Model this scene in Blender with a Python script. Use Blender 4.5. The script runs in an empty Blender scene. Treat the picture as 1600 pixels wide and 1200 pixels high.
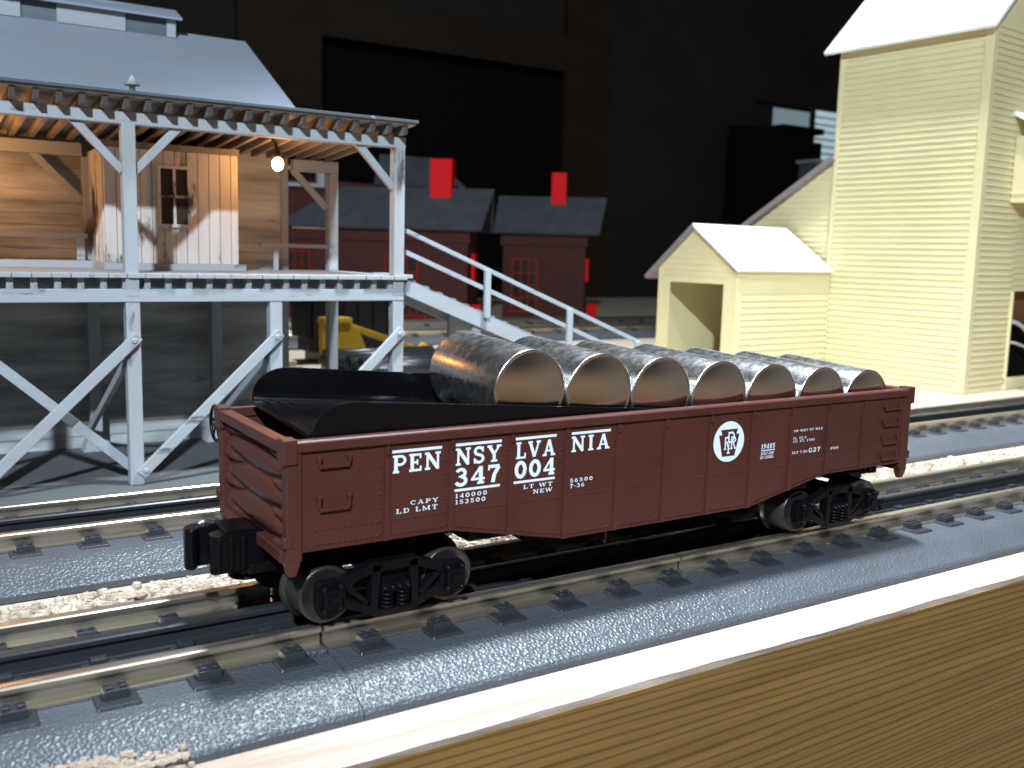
import bpy, math, random
from mathutils import Vector, Matrix
# ---------------------------------------------------------------- camera, light, exposure
# all lengths below are millimetres of the real layout; S turns them into scene units
S = 0.01
sc = bpy.context.scene
COL = sc.collection
random.seed(7)

CAM_F, CAM_W = 1515.15, 1600.0
CAM_LOC = (-175.16, -194.09, 85.81)
CAM_YAW, CAM_PITCH, CAM_ROLL = 0.572106, 0.135380, 0.025763
cd = bpy.data.cameras.new("camera")
cam = bpy.data.objects.new("camera", cd)
COL.objects.link(cam)
_f = Vector((math.sin(CAM_YAW) * math.cos(CAM_PITCH), math.cos(CAM_YAW) * math.cos(CAM_PITCH), -math.sin(CAM_PITCH)))
_r0 = Vector((math.cos(CAM_YAW), -math.sin(CAM_YAW), 0))
_u0 = _r0.cross(_f)
_r = _r0 * math.cos(CAM_ROLL) + _u0 * math.sin(CAM_ROLL)
_u = -_r0 * math.sin(CAM_ROLL) + _u0 * math.cos(CAM_ROLL)
M = Matrix(((_r.x, _u.x, -_f.x), (_r.y, _u.y, -_f.y), (_r.z, _u.z, -_f.z))).to_4x4()
M.translation = Vector(CAM_LOC) * S
cam.matrix_world = M
cd.sensor_width = 36.0
cd.lens = 36.0 * CAM_F / CAM_W
cd.clip_start = 0.05
cd.clip_end = 200
cd.dof.use_dof = True
cd.dof.focus_distance = 2.75
cd.dof.aperture_fstop = 2.9
sc.camera = cam

w = bpy.data.worlds.new("World")
sc.world = w
w.use_nodes = True
# dim room: dark above, warm glow below added for edge board and cylinder ends
_nt = w.node_tree
_tc = _nt.nodes.new("ShaderNodeTexCoord")
_sx = _nt.nodes.new("ShaderNodeSeparateXYZ")
_nt.links.new(_tc.outputs["Generated"], _sx.inputs[0])
_cr = _nt.nodes.new("ShaderNodeValToRGB")
_mr = _nt.nodes.new("ShaderNodeMapRange")
_mr.inputs["From Min"].default_value = -1.0
_mr.inputs["From Max"].default_value = 1.0
_nt.links.new(_sx.outputs["Z"], _mr.inputs["Value"])
_e = _cr.color_ramp.elements
_e[0].position = 0.0; _e[0].color = (0.10, 0.055, 0.025, 1)
_e[1].position = 1.0; _e[1].color = (0.06, 0.06, 0.065, 1)
for _p, _c in ((0.33, (0.12, 0.066, 0.028, 1)), (0.425, (0.27, 0.185, 0.120, 1)), (0.466, (0.21, 0.148, 0.100, 1)), (0.51, (0.036, 0.031, 0.028, 1)), (0.62, (0.042, 0.041, 0.041, 1))):
    _n = _cr.color_ramp.elements.new(_p); _n.color = _c
_nt.links.new(_mr.outputs[0], _cr.inputs[0])
# grey towards +x, added to vary the reflections in the cylinder ends
_mx = _nt.nodes.new("ShaderNodeMix"); _mx.data_type = 'RGBA'
_m2 = _nt.nodes.new("ShaderNodeMapRange")
_m2.inputs["From Min"].default_value = 0.50
_m2.inputs["From Max"].default_value = 0.86
_m2.inputs["To Max"].default_value = 0.8
_nt.links.new(_sx.outputs["X"], _m2.inputs["Value"])
_nt.links.new(_m2.outputs[0], _mx.inputs["Factor"])
_nt.links.new(_cr.outputs[0], _mx.inputs["A"])
_mx.inputs["B"].default_value = (0.16, 0.152, 0.142, 1)
_nt.links.new(_mx.outputs["Result"], _nt.nodes["Background"].inputs[0])
_nt.nodes["Background"].inputs[1].default_value = 1.0

def lamp(name, loc, target, watts, size, col):
    d = bpy.data.lights.new(name, 'AREA')
    d.shape = 'DISK'
    d.size = size * S
    d.energy = watts
    d.color = col
    o = bpy.data.objects.new(name, d)
    COL.objects.link(o)
    o.location = Vector(loc) * S
    o.rotation_euler = (Vector(target) - Vector(loc)).to_track_quat('-Z', 'Y').to_euler()
    return o

def spot(name, loc, target, watts, size, col, angle, blend):
    d = bpy.data.lights.new(name, 'SPOT')
    d.energy = watts
    d.color = col
    d.shadow_soft_size = size * S
    d.spot_size = math.radians(angle)
    d.spot_blend = blend
    o = bpy.data.objects.new(name, d)
    COL.objects.link(o)
    o.location = Vector(loc) * S
    o.rotation_euler = (Vector(target) - Vector(loc)).to_track_quat('-Z', 'Y').to_euler()
    return o

COOL = (0.72, 0.87, 1.0)
spot("overhead_lamp", (93, 76, 606), (185, 40, 0), 5300, 22, (0.80, 0.91, 1.0), 84, 0.9)
lamp("room_lamp", (-660, -828, 825), (0, 100, 40), 3300, 50, COOL)
spot("tower_lamp", (400, 187, 900), (455, 265, 0), 4300, 22, (0.92, 0.97, 1.0), 44, 0.6)
spot("yard_fill", (330, 640, 780), (320, 630, 0), 4200, 30, (0.9, 0.95, 1.0), 56, 0.8)  # added fill that brightens crane and far tracks; no known fitting there

sc.view_settings.view_transform = 'Standard'
sc.view_settings.look = 'None'
sc.view_settings.exposure = 0.0
sc.view_settings.gamma = 1.0
sc.view_settings.use_curve_mapping = False
sc.cycles.max_bounces = 8
sc.cycles.use_denoising = True

# ---------------------------------------------------------------- materials
def mat(name, col, rough=0.5, metal=0.0, var=0.0, vscale=(3, 3, 3), col2=None, bump=0.0, bscale=40.0, bkind='noise',
        spec=0.5, emit=0.0, detail=4.0, rvar=0.0, specks=None, coat=0.0, ramp=(0.35, 0.65), bdist=0.004):
    m = bpy.data.materials.new(name)
    m.use_nodes = True
    nt = m.node_tree
    b = nt.nodes["Principled BSDF"]
    b.inputs["Base Color"].default_value = (*col, 1)
    b.inputs["Roughness"].default_value = rough
    b.inputs["Metallic"].default_value = metal
    b.inputs["Specular IOR Level"].default_value = spec
    if coat:
        b.inputs["Coat Weight"].default_value = coat
        b.inputs["Coat Roughness"].default_value = 0.12
    if emit:
        b.inputs["Emission Color"].default_value = (*col, 1)
        b.inputs["Emission Strength"].default_value = emit
    tc = nt.nodes.new("ShaderNodeTexCoord")
    last = None
    if var > 0 or col2:
        mp = nt.nodes.new("ShaderNodeMapping")
        mp.inputs["Scale"].default_value = vscale
        nt.links.new(tc.outputs["Object"], mp.inputs["Vector"])
        n = nt.nodes.new("ShaderNodeTexNoise")
        n.inputs["Scale"].default_value = 1.0
        n.inputs["Detail"].default_value = detail
        n.inputs["Roughness"].default_value = 0.6
        nt.links.new(mp.outputs[0], n.inputs["Vector"])
        cr = nt.nodes.new("ShaderNodeValToRGB")
        c2 = col2 if col2 else tuple(c * (1 - var) for c in col)
        cr.color_ramp.elements[0].position = ramp[0]
        cr.color_ramp.elements[1].position = ramp[1]
        cr.color_ramp.elements[0].color = (*c2, 1)
        cr.color_ramp.elements[1].color = (*col, 1)
        nt.links.new(n.outputs["Fac"], cr.inputs[0])
        last = cr.outputs[0]
        if rvar:
            mr = nt.nodes.new("ShaderNodeMapRange")
            mr.inputs["To Min"].default_value = max(0.02, rough - rvar)
            mr.inputs["To Max"].default_value = rough + rvar
            mr.inputs["From Min"].default_value = 0.3
            mr.inputs["From Max"].default_value = 0.7
            nt.links.new(n.outputs["Fac"], mr.inputs["Value"])
            nt.links.new(mr.outputs[0], b.inputs["Roughness"])
    if specks:
        # small blotches of another colour: (colour, scale vector, threshold)
        mp2 = nt.nodes.new("ShaderNodeMapping")
        mp2.inputs["Scale"].default_value = specks[1]
        mp2.inputs["Location"].default_value = (3.1, 1.7, 5.3)
        nt.links.new(tc.outputs["Object"], mp2.inputs["Vector"])
        n2 = nt.nodes.new("ShaderNodeTexNoise")
        n2.inputs["Scale"].default_value = 1.0
        n2.inputs["Detail"].default_value = 5.0
        n2.inputs["Roughness"].default_value = 0.65
        nt.links.new(mp2.outputs[0], n2.inputs["Vector"])
        cr2 = nt.nodes.new("ShaderNodeValToRGB")
        cr2.color_ramp.elements[0].position = specks[2]
        cr2.color_ramp.elements[1].position = specks[2] + 0.08
        cr2.color_ramp.elements[0].color = (0, 0, 0, 1)
        cr2.color_ramp.elements[1].color = (1, 1, 1, 1)
        nt.links.new(n2.outputs["Fac"], cr2.inputs[0])
        mx = nt.nodes.new("ShaderNodeMix")
        mx.data_type = 'RGBA'
        nt.links.new(cr2.outputs[0], mx.inputs["Factor"])
        if last:
            nt.links.new(last, mx.inputs["A"])
        else:
            mx.inputs["A"].default_value = (*col, 1)
        mx.inputs["B"].default_value = (*specks[0], 1)
        last = mx.outputs["Result"]
    if last:
        nt.links.new(last, b.inputs["Base Color"])
    if bump:
        if bkind == 'voronoi':
            t = nt.nodes.new("ShaderNodeTexVoronoi")
            t.feature = 'SMOOTH_F1'
            t.inputs["Scale"].default_value = bscale
            out = t.outputs["Distance"]
        else:
            t = nt.nodes.new("ShaderNodeTexNoise")
            t.inputs["Scale"].default_value = bscale
            t.inputs["Detail"].default_value = 3.0
            out = t.outputs["Fac"]
        nt.links.new(tc.outputs["Object"], t.inputs["Vector"])
        bp = nt.nodes.new("ShaderNodeBump")
        bp.inputs["Strength"].default_value = bump
        bp.inputs["Distance"].default_value = bdist
        nt.links.new(out, bp.inputs["Height"])
        nt.links.new(bp.outputs[0], b.inputs["Normal"])
    return m

def wood_grain(name, light, dark, along, rough, rings=14.0, stretch=0.06):
    """long grain lines running along axis `along` (0 x, 1 y, 2 z)"""
    m = bpy.data.materials.new(name)
    m.use_nodes = True
    nt = m.node_tree
    b = nt.nodes["Principled BSDF"]
    b.inputs["Roughness"].default_value = rough
    tc = nt.nodes.new("ShaderNodeTexCoord")
    mp = nt.nodes.new("ShaderNodeMapping")
    s = [1.0, 1.0, 1.0]
    s[along] = stretch
    mp.inputs["Scale"].default_value = s
    nt.links.new(tc.outputs["Object"], mp.inputs["Vector"])
    n = nt.nodes.new("ShaderNodeTexNoise")
    n.inputs["Scale"].default_value = 2.2
    n.inputs["Detail"].default_value = 2.0
    nt.links.new(mp.outputs[0], n.inputs["Vector"])
    mul = nt.nodes.new("ShaderNodeVectorMath")
    mul.operation = 'MULTIPLY_ADD'
    mul.inputs[1].default_value = (0.16, 0.16, 0.16)
    nt.links.new(n.outputs["Color"], mul.inputs[0])
    nt.links.new(mp.outputs[0], mul.inputs[2])
    wv = nt.nodes.new("ShaderNodeTexWave")
    wv.wave_type = 'BANDS'
    wv.bands_direction = 'Z' if along != 2 else 'X'
    wv.inputs["Scale"].default_value = rings / 10.0
    wv.inputs["Distortion"].default_value = 3.5
    wv.inputs["Detail"].default_value = 3.0
    wv.inputs["Detail Scale"].default_value = 1.6
    nt.links.new(mul.outputs[0], wv.inputs["Vector"])
    cr = nt.nodes.new("ShaderNodeValToRGB")
    cr.color_ramp.elements[0].position = 0.05
    cr.color_ramp.elements[0].color = (*dark, 1)
    cr.color_ramp.elements[1].position = 0.34
    cr.color_ramp.elements[1].color = (*light, 1)
    nt.links.new(wv.outputs["Fac"], cr.inputs[0])
    # fine fibres
    mp2 = nt.nodes.new("ShaderNodeMapping")
    s2 = [30.0, 30.0, 30.0]
    s2[along] = 1.2
    mp2.inputs["Scale"].default_value = s2
    nt.links.new(tc.outputs["Object"], mp2.inputs["Vector"])
    n2 = nt.nodes.new("ShaderNodeTexNoise")
    n2.inputs["Scale"].default_value = 1.0
    n2.inputs["Detail"].default_value = 4.0
    nt.links.new(mp2.outputs[0], n2.inputs["Vector"])
    mr = nt.nodes.new("ShaderNodeMapRange")
    mr.inputs["From Min"].default_value = 0.3
    mr.inputs["From Max"].default_value = 0.7
    mr.inputs["To Min"].default_value = 0.78
    mr.inputs["To Max"].default_value = 1.08
    nt.links.new(n2.outputs["Fac"], mr.inputs["Value"])
    mx = nt.nodes.new("ShaderNodeMix")
    mx.data_type = 'RGBA'
    mx.blend_type = 'MULTIPLY'
    mx.inputs["Factor"].default_value = 1.0
    nt.links.new(cr.outputs[0], mx.inputs["A"])
    nt.links.new(mr.outputs[0], mx.inputs["B"])
    nt.links.new(mx.outputs["Result"], b.inputs["Base Color"])
    bp = nt.nodes.new("ShaderNodeBump")
    bp.inputs["Strength"].default_value = 0.25
    bp.inputs["Distance"].default_value = 0.004
    nt.links.new(n2.outputs["Fac"], bp.inputs["Height"])
    nt.links.new(bp.outputs[0], b.inputs["Normal"])
    return m

MAT = dict(
    brown=mat("tuscan_red_plastic", (0.079, 0.0235, 0.0175), 0.42, spec=0.35, var=0.18, vscale=(4, 4, 4), bump=0.08, bscale=90),
    brown2=mat("tuscan_red_emblem_field", (0.078, 0.022, 0.017), 0.5, spec=0.3),
    letter=mat("white_lettering_paint", (0.76, 0.84, 0.92), 0.5),
    black=mat("black_plastic", (0.004, 0.004, 0.005), 0.3, spec=0.18, var=0.3, vscale=(6, 6, 6)),
    tray=mat("glossy_black_plastic", (0.004, 0.004, 0.005), 0.16, spec=0.3, rvar=0.05, var=0.3, vscale=(5, 5, 5), specks=((0.05, 0.05, 0.055), (60, 60, 60), 0.76)),
    nickel=mat("polished_nickel", (0.82, 0.81, 0.80), 0.26, 1.0, var=0.10, vscale=(45, 45, 45), rvar=0.05, bump=0.07, bscale=260, detail=8, bdist=0.002,
               specks=((0.95, 0.97, 1.0), (70, 70, 70), 0.70)),
    nickel_end=mat("smooth_nickel_end", (0.80, 0.77, 0.73), 0.17, 1.0, var=0.12, vscale=(5, 5, 5), rvar=0.04),
    steel=mat("dark_wheel_steel", (0.115, 0.108, 0.105), 0.36, 0.85, var=0.3, vscale=(8, 8, 8)),
    axle=mat("grey_axle_steel", (0.35, 0.33, 0.30), 0.35, 0.9),
    rail=mat("nickel_rail", (0.68, 0.60, 0.49), 0.33, 0.95, var=0.16, vscale=(0.5, 9, 9), rvar=0.05),
    crail=mat("blackened_rail", (0.03, 0.031, 0.035), 0.35, 0.3),
    roadbed=mat("grey_roadbed_plastic", (0.075, 0.081, 0.094), 0.38, spec=0.42, var=0.25, vscale=(2, 2, 2), bump=0.45, bscale=140, bkind='voronoi', bdist=0.008,
                specks=((0.09, 0.06, 0.04), (2.2, 2.2, 2.2), 0.74)),
    tie=mat("dark_tie_plastic", (0.024, 0.026, 0.031), 0.4, bump=0.3, bscale=120),
    bedin=mat("dark_track_bed", (0.014, 0.015, 0.019), 0.45, bump=0.3, bscale=70),
    pine_lit=wood_grain("pine_lit_top", (0.45, 0.36, 0.295), (0.38, 0.285, 0.22), 0, 0.7, 140),  # strong light on the edge board's top is put into this paler pine
    pine_shaded=wood_grain("pine_shaded_front", (0.245, 0.133, 0.040), (0.150, 0.078, 0.023), 0, 0.5, 150),  # same board: the dimmer light on its front is put into this darker pine
    ply=mat("pale_plywood", (0.50, 0.41, 0.32), 0.8, var=0.15, vscale=(1, 4, 4)),
    grey_ground=mat("grey_painted_board", (0.105, 0.108, 0.112), 0.75, var=0.18, vscale=(2.5, 2.5, 2.5)),
    gravel=mat("buff_gravel", (0.52, 0.43, 0.34), 0.8, col2=(0.27, 0.19, 0.14), vscale=(9, 9, 9), var=0.3),
    wx=mat("weathered_timber_lengthwise", (0.305, 0.30, 0.305), 0.75, col2=(0.30, 0.33, 0.36), vscale=(2.0, 16, 16), specks=((0.08, 0.08, 0.085), (3, 14, 14), 0.615)),
    wz=mat("weathered_timber_upright", (0.305, 0.30, 0.305), 0.75, col2=(0.31, 0.34, 0.37), vscale=(16, 16, 2.0), specks=((0.08, 0.08, 0.085), (13, 13, 3), 0.615)),
    wy=mat("weathered_timber_crosswise", (0.305, 0.30, 0.305), 0.75, col2=(0.30, 0.33, 0.36), vscale=(16, 2.0, 16), specks=((0.08, 0.08, 0.085), (13, 3, 13), 0.615)),
    siding=mat("weathered_siding", (0.54, 0.54, 0.53), 0.8, col2=(0.22, 0.225, 0.23), vscale=(1.4, 9, 9), specks=((0.06, 0.06, 0.06), (1.6, 8, 7), 0.64)),
    plank=mat("pale_plank_wall", (0.60, 0.55, 0.52), 0.75, col2=(0.46, 0.40, 0.36), vscale=(8, 8, 1.4), specks=((0.035, 0.028, 0.022), (8, 8, 3.0), 0.565)),
    slate=mat("blue_grey_roof", (0.225, 0.255, 0.31), 0.62, col2=(0.22, 0.24, 0.27), vscale=(0.7, 5, 5), specks=((0.38, 0.41, 0.45), (0.9, 8, 8), 0.62)),
    roofedge=mat("dark_roof_edge", (0.055, 0.065, 0.075), 0.6, specks=((0.5, 0.52, 0.55), (12, 12, 12), 0.66)),
    rafter=mat("brown_grey_rafter", (0.20, 0.165, 0.14), 0.8, var=0.3, vscale=(10, 2, 10)),
    rafterend=mat("dark_rafter_end_grain", (0.050, 0.042, 0.038), 0.85),
    ceil=mat("canopy_underside", (0.33, 0.29, 0.255), 0.8, var=0.25, vscale=(3, 6, 3)),
    darkslot=mat("dark_louvre_paint", (0.10, 0.12, 0.14), 0.7, var=0.2, vscale=(2, 9, 9)),
    pane=mat("dark_window_glass", (0.035, 0.025, 0.018), 0.08),
    bulb=mat("warm_bulb_glow", (1.0, 0.47, 0.13), 0.3, emit=190.0),
    bulb2=mat("warm_bulb_bright_glow", (1.0, 0.44, 0.11), 0.3, emit=270.0),
    cord=mat("dark_lamp_cord", (0.03, 0.025, 0.022), 0.3, 0.4),
    cream=mat("cream_painted_plastic", (0.68, 0.605, 0.345), 0.5, var=0.10, vscale=(1.2, 1.2, 1.2)),
    whiteroof=mat("white_roof_paint", (0.82, 0.82, 0.82), 0.5),
    greyroof=mat("grey_roof_underside", (0.20, 0.17, 0.17), 0.7),
    brownroom=mat("brown_interior", (0.13, 0.055, 0.018), 0.6),
    hose=mat("grey_hose", (0.30, 0.29, 0.29), 0.5),
    brick=mat("dark_red_brick", (0.085, 0.024, 0.020), 0.75, spec=0.2, var=0.3, vscale=(6, 6, 30)),
    slate2=mat("slate_roof", (0.085, 0.088, 0.10), 0.7, spec=0.2, var=0.25, vscale=(4, 4, 4)),
    red=mat("bright_red_paint", (0.80, 0.012, 0.014), 0.6, spec=0.1),
    red2=mat("shaded_red_window_paint", (0.24, 0.010, 0.012), 0.6, spec=0.2),  # shade on the house windows is put into this darker red
    yellow=mat("machine_yellow_paint", (0.60, 0.36, 0.02), 0.45, var=0.15, vscale=(4, 4, 4)),
    pipe=mat("black_pipe", (0.014, 0.016, 0.020), 0.34),
    lumber=mat("pale_lumber", (0.62, 0.50, 0.40), 0.8, var=0.2, vscale=(2, 8, 8)),
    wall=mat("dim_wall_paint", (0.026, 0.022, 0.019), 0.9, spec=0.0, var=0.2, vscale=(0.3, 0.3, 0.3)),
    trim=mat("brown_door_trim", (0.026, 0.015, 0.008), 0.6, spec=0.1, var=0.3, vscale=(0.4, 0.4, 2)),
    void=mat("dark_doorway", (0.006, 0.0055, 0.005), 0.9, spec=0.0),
    teal=mat("grey_green_cabinet", (0.09, 0.11, 0.105), 0.6),
    blind=mat("lit_window_blind", (0.44, 0.60, 0.66), 0.6, emit=0.62),
    dimsky=mat("dim_window_pane", (0.20, 0.28, 0.31), 0.4, emit=0.55),
    greywhite=mat("dull_white_paint", (0.34, 0.34, 0.36), 0.6),
)

# ---------------------------------------------------------------- mesh helpers
class MB:
    def __init__(s):
        s.v, s.f, s.sm = [], [], []
    def add(s, vs, fs, smooth=False):
        o = len(s.v)
        s.v += [tuple(p) for p in vs]
        s.f += [tuple(i + o for i in f) for f in fs]
        s.sm += [smooth] * len(fs)
        return s
    def box(s, x0, x1, y0, y1, z0, z1):
        vs = [(x0, y0, z0), (x1, y0, z0), (x1, y1, z0), (x0, y1, z0), (x0, y0, z1), (x1, y0, z1), (x1, y1, z1), (x0, y1, z1)]
        return s.add(vs, [(0, 3, 2, 1), (4, 5, 6, 7), (0, 1, 5, 4), (1, 2, 6, 5), (2, 3, 7, 6), (3, 0, 4, 7)])
    def frustum(s, c, a0, b0, a1, b1, z0, z1):
        x, y = c
        vs = [(x - a0, y - b0, z0), (x + a0, y - b0, z0), (x + a0, y + b0, z0), (x - a0, y + b0, z0),
              (x - a1, y - b1, z1), (x + a1, y - b1, z1), (x + a1, y + b1, z1), (x - a1, y + b1, z1)]
        return s.add(vs, [(0, 3, 2, 1), (4, 5, 6, 7), (0, 1, 5, 4), (1, 2, 6, 5), (2, 3, 7, 6), (3, 0, 4, 7)])
    def bar(s, p, q, wd, h, up=(0, 0, 1)):
        """straight bar p->q, width wd across, h along `up`"""
        p, q = Vector(p), Vector(q)
        d = (q - p).normalized()
        up = Vector(up)
        a = d.cross(up)
        if a.length < 1e-6:
            a = d.cross(Vector((1, 0, 0)))
        a.normalize()
        b = a.cross(d).normalized()
        a *= wd / 2
        b *= h / 2
        vs = [p - a - b, p + a - b, p + a + b, p - a + b, q - a - b, q + a - b, q + a + b, q - a + b]
        return s.add(vs, [(0, 1, 2, 3), (7, 6, 5, 4), (0, 4, 5, 1), (1, 5, 6, 2), (2, 6, 7, 3), (3, 7, 4, 0)])
    def tube(s, pts, r, n=10, cap=True):
        pts = [Vector(p) for p in pts]
        ring = []
        a = None
        for i, p in enumerate(pts):
            d = (pts[min(i + 1, len(pts) - 1)] - pts[max(i - 1, 0)]).normalized()
            if a is None:
                a = d.orthogonal().normalized()
            a = (a - d * a.dot(d)).normalized()
            b = d.cross(a)
            rr = r[i] if isinstance(r, (list, tuple)) else r
            ring.append([p + (a * math.cos(2 * math.pi * k / n) + b * math.sin(2 * math.pi * k / n)) * rr for k in range(n)])
        vs = [v for rg in ring for v in rg]
        fs = []
        for i in range(len(pts) - 1):
            for k in range(n):
                fs.append((i * n + k, i * n + (k + 1) % n, (i + 1) * n + (k + 1) % n, (i + 1) * n + k))
        s.add(vs, fs, True)
        if cap:
            s.add(ring[0][::-1], [tuple(range(n))])
            s.add(ring[-1], [tuple(range(n))])
        return s
    def lathe(s, prof, c, axis='y', n=32, smooth=True):
        """prof = [(r, t)] revolved round `axis` through c; t runs along the axis"""
        vs, fs = [], []
        c = Vector(c)
        for r, t in prof:
            for k in range(n):
                a = 2 * math.pi * k / n
                u, v = r * math.cos(a), r * math.sin(a)
                vs.append(c + (Vector((u, t, v)) if axis == 'y' else Vector((t, u, v)) if axis == 'x' else Vector((u, v, t))))
        for i in range(len(prof) - 1):
            for k in range(n):
                fs.append((i * n + k, i * n + (k + 1) % n, (i + 1) * n + (k + 1) % n, (i + 1) * n + k))
        o = len(s.v)
        s.v += [tuple(p) for p in vs]
        for i, f in enumerate(fs):
            s.f.append(tuple(j + o for j in f))
            r0, t0 = prof[i // n]
            r1, t1 = prof[i // n + 1]
            s.sm.append(smooth and abs(t1 - t0) > 0.02)
        return s
    def prism(s, poly, plane, d0, d1):
        """poly in 2D; plane 'xz' extrudes along y, 'yz' along x, 'xy' along z"""
        def P(a, b, d):
            return (a, d, b) if plane == 'xz' else (d, a, b) if plane == 'yz' else (a, b, d)
        n = len(poly)
        vs = [P(a, b, d0) for a, b in poly] + [P(a, b, d1) for a, b in poly]
        fs = [tuple(range(n)), tuple(range(2 * n - 1, n - 1, -1))]
        for i in range(n):
            j = (i + 1) % n
            fs.append((i, i + n, j + n, j))
        return s.add(vs, fs)
    def sphere(s, c, r, n=12, m=8, sq=(1, 1, 1), jit=0.0):
        vs, fs = [], []
        for i in range(m + 1):
            t = math.pi * i / m
            for k in range(n):
                a = 2 * math.pi * k / n
                j = 1 + random.uniform(-jit, jit)
                vs.append((c[0] + r * sq[0] * j * math.sin(t) * math.cos(a), c[1] + r * sq[1] * j * math.sin(t) * math.sin(a), c[2] + r * sq[2] * j * math.cos(t)))
        for i in range(m):
            for k in range(n):
                fs.append((i * n + k, i * n + (k + 1) % n, (i + 1) * n + (k + 1) % n, (i + 1) * n + k))
        return s.add(vs, fs, True)
    def rivet(s, x, y, z, r=0.28, out=(0, -1, 0)):
        r *= 1.9
        o = Vector(out)
        a = o.orthogonal().normalized()
        b = o.cross(a)
        c = Vector((x, y, z))
        vs = [c + (a * math.cos(k * math.pi / 3) + b * math.sin(k * math.pi / 3)) * r for k in range(6)]
        vs += [c + (a * math.cos(k * math.pi / 3) + b * math.sin(k * math.pi / 3)) * r * 0.55 + o * r * 0.8 for k in range(6)]
        fs = [(k, (k + 1) % 6, 6 + (k + 1) % 6, 6 + k) for k in range(6)] + [(6, 7, 8, 9, 10, 11)]
        return s.add(vs, fs, False)
    def build(s, name, m, parent=None, off=(0, 0, 0), bevel=0.0, seg=2):
        me = bpy.data.meshes.new(name)
        ox, oy, oz = off
        me.from_pydata([((x - ox) * S, (y - oy) * S, (z - oz) * S) for x, y, z in s.v], [], s.f)
        me.polygons.foreach_set("use_smooth", s.sm)
        me.materials.append(MAT[m] if isinstance(m, str) else m)
        me.validate()
        me.update()
        import bmesh
        bm = bmesh.new()
        bm.from_mesh(me)
        bmesh.ops.recalc_face_normals(bm, faces=bm.faces)
        bm.to_mesh(me)
        bm.free()
        o = bpy.data.objects.new(name, me)
        COL.objects.link(o)
        if parent is not None:
            o.parent = parent
        if bevel:
            bv = o.modifiers.new("bevel", 'BEVEL')
            bv.width = bevel * S
            bv.segments = seg
            bv.limit_method = 'ANGLE'
            bv.angle_limit = math.radians(40)
        return o

def tag(o, label=None, cat=None, group=None, kind=None):
    if label: o["label"] = label
    if cat: o["category"] = cat
    if group: o["group"] = group
    if kind: o["kind"] = kind
    return o

class Thing:
    def __init__(s, name, base, label, cat, group=None, rotz=0.0):
        s.base = base
        s.o = bpy.data.objects.new(name, None)
        s.o.empty_display_size = 0.1
        COL.objects.link(s.o)
        s.o.location = Vector(base) * S
        s.o.rotation_euler = (0, 0, rotz)
        tag(s.o, label, cat, group)
    def part(s, name, mb, m, parent=None, bevel=0.0, local=False, seg=2, label=None):
        o = mb.build(name, m, parent or s.o, (0, 0, 0) if local else s.base, bevel, seg)
        if label: o["label"] = label
        return o

def single(name, mb, m, base, label, cat, group=None, bevel=0.0):
    o = mb.build(name, m, None, base, bevel)
    o.location = Vector(base) * S
    return tag(o, label, cat, group)

def structure(name, mb, m, base=(0, 0, 0)):
    o = mb.build(name, m, None, base)
    o.location = Vector(base) * S
    o["kind"] = "structure"
    return o

def copy_tree(o, parent=None):
    c = o.copy()
    COL.objects.link(c)
    c.parent = parent
    for ch in [x for x in COL.objects if x.parent == o]:
        copy_tree(ch, c)
    return c

def clapboard(mb, x0, x1, y, z0, z1, step, lip, axis='x', out=-1, thick=1.2):
    """lapped boards on a wall that runs along x (axis 'x', at y) or along y (axis 'y', at x=y)"""
    n = max(1, int(round((z1 - z0) / step)))
    h = (z1 - z0) / n
    for k in range(n):
        a, b = z0 + k * h, z0 + (k + 1) * h
        # face slopes from lip at the bottom to 0.15*lip at the top
        poly = [(y - out * thick, a), (y + out * lip, a), (y + out * lip, a + h * 0.12), (y + out * 0.15 * lip, b), (y - out * thick, b)]
        if axis == 'x':
            mb.prism(poly, 'yz', x0, x1)
        else:
            mb.prism(poly, 'xz', x0, x1)
    return mb

# ---------------------------------------------------------------- setting: table, ground, room
structure("table_top", MB().box(-700, 2200, -16, 1590, -30, -13.4), "ply")
structure("ground", MB().box(-420, 40, 187, 345, -13.39, -13.0), "grey_ground")
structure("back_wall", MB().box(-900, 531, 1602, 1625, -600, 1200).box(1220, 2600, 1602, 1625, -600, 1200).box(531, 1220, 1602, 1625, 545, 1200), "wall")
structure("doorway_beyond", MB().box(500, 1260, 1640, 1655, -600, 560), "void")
dt = Thing("door_frame", (800, 1600, -600), "dim brown timber door frame in the dark room behind the layout", "door frame")
dt.part("jamb", MB().box(372, 531, 1588, 1601, -600, 820), "trim")
dt.part("jamb", MB().box(1092, 1216, 1588, 1601, -600, 820), "trim")
dt.part("lintel", MB().box(531.5, 1091.5, 1589, 1601, 478, 548), "trim")
wt = Thing("far_window", (1890, 1600, 330), "distant window with pale slatted blind glowing at the back of the room", "window")
wt.part("pane", MB().box(1752, 1886, 1596, 1600, 345, 468), "dimsky")
mb = MB()
for k in range(7):
    z = 350 + k * 18.5
    mb.box(1896, 2000, 1588, 1594, z, z + 13.5)
wt.part("blind", mb, "blind")
wt.part("frame", MB().box(1886.5, 1895.5, 1585, 1601, 335, 475).box(1685, 2010, 1586, 1601, 475.5, 484).box(2000.5, 2010, 1586, 1601, 335, 475), "wall")
ft = Thing("dark_furniture", (1790, 1540, -600), "black boxy furniture silhouetted against the distant window", "furniture")
ft.part("cabinet", MB().box(1560, 1800, 1520, 1560, -600, 400), "void")
ft.part("hutch", MB().box(1700, 1850, 1515, 1570, 400.5, 415).box(1800.5, 1850, 1520, 1570, -600, 380), "void")
cb = Thing("grey_cabinet", (1880, 1480, -600), "grey-green cabinet with a pale top edge below the distant window", "cabinet")
cb.part("body", MB().box(1760, 2000, 1460, 1510, -600, 322), "teal")
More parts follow.
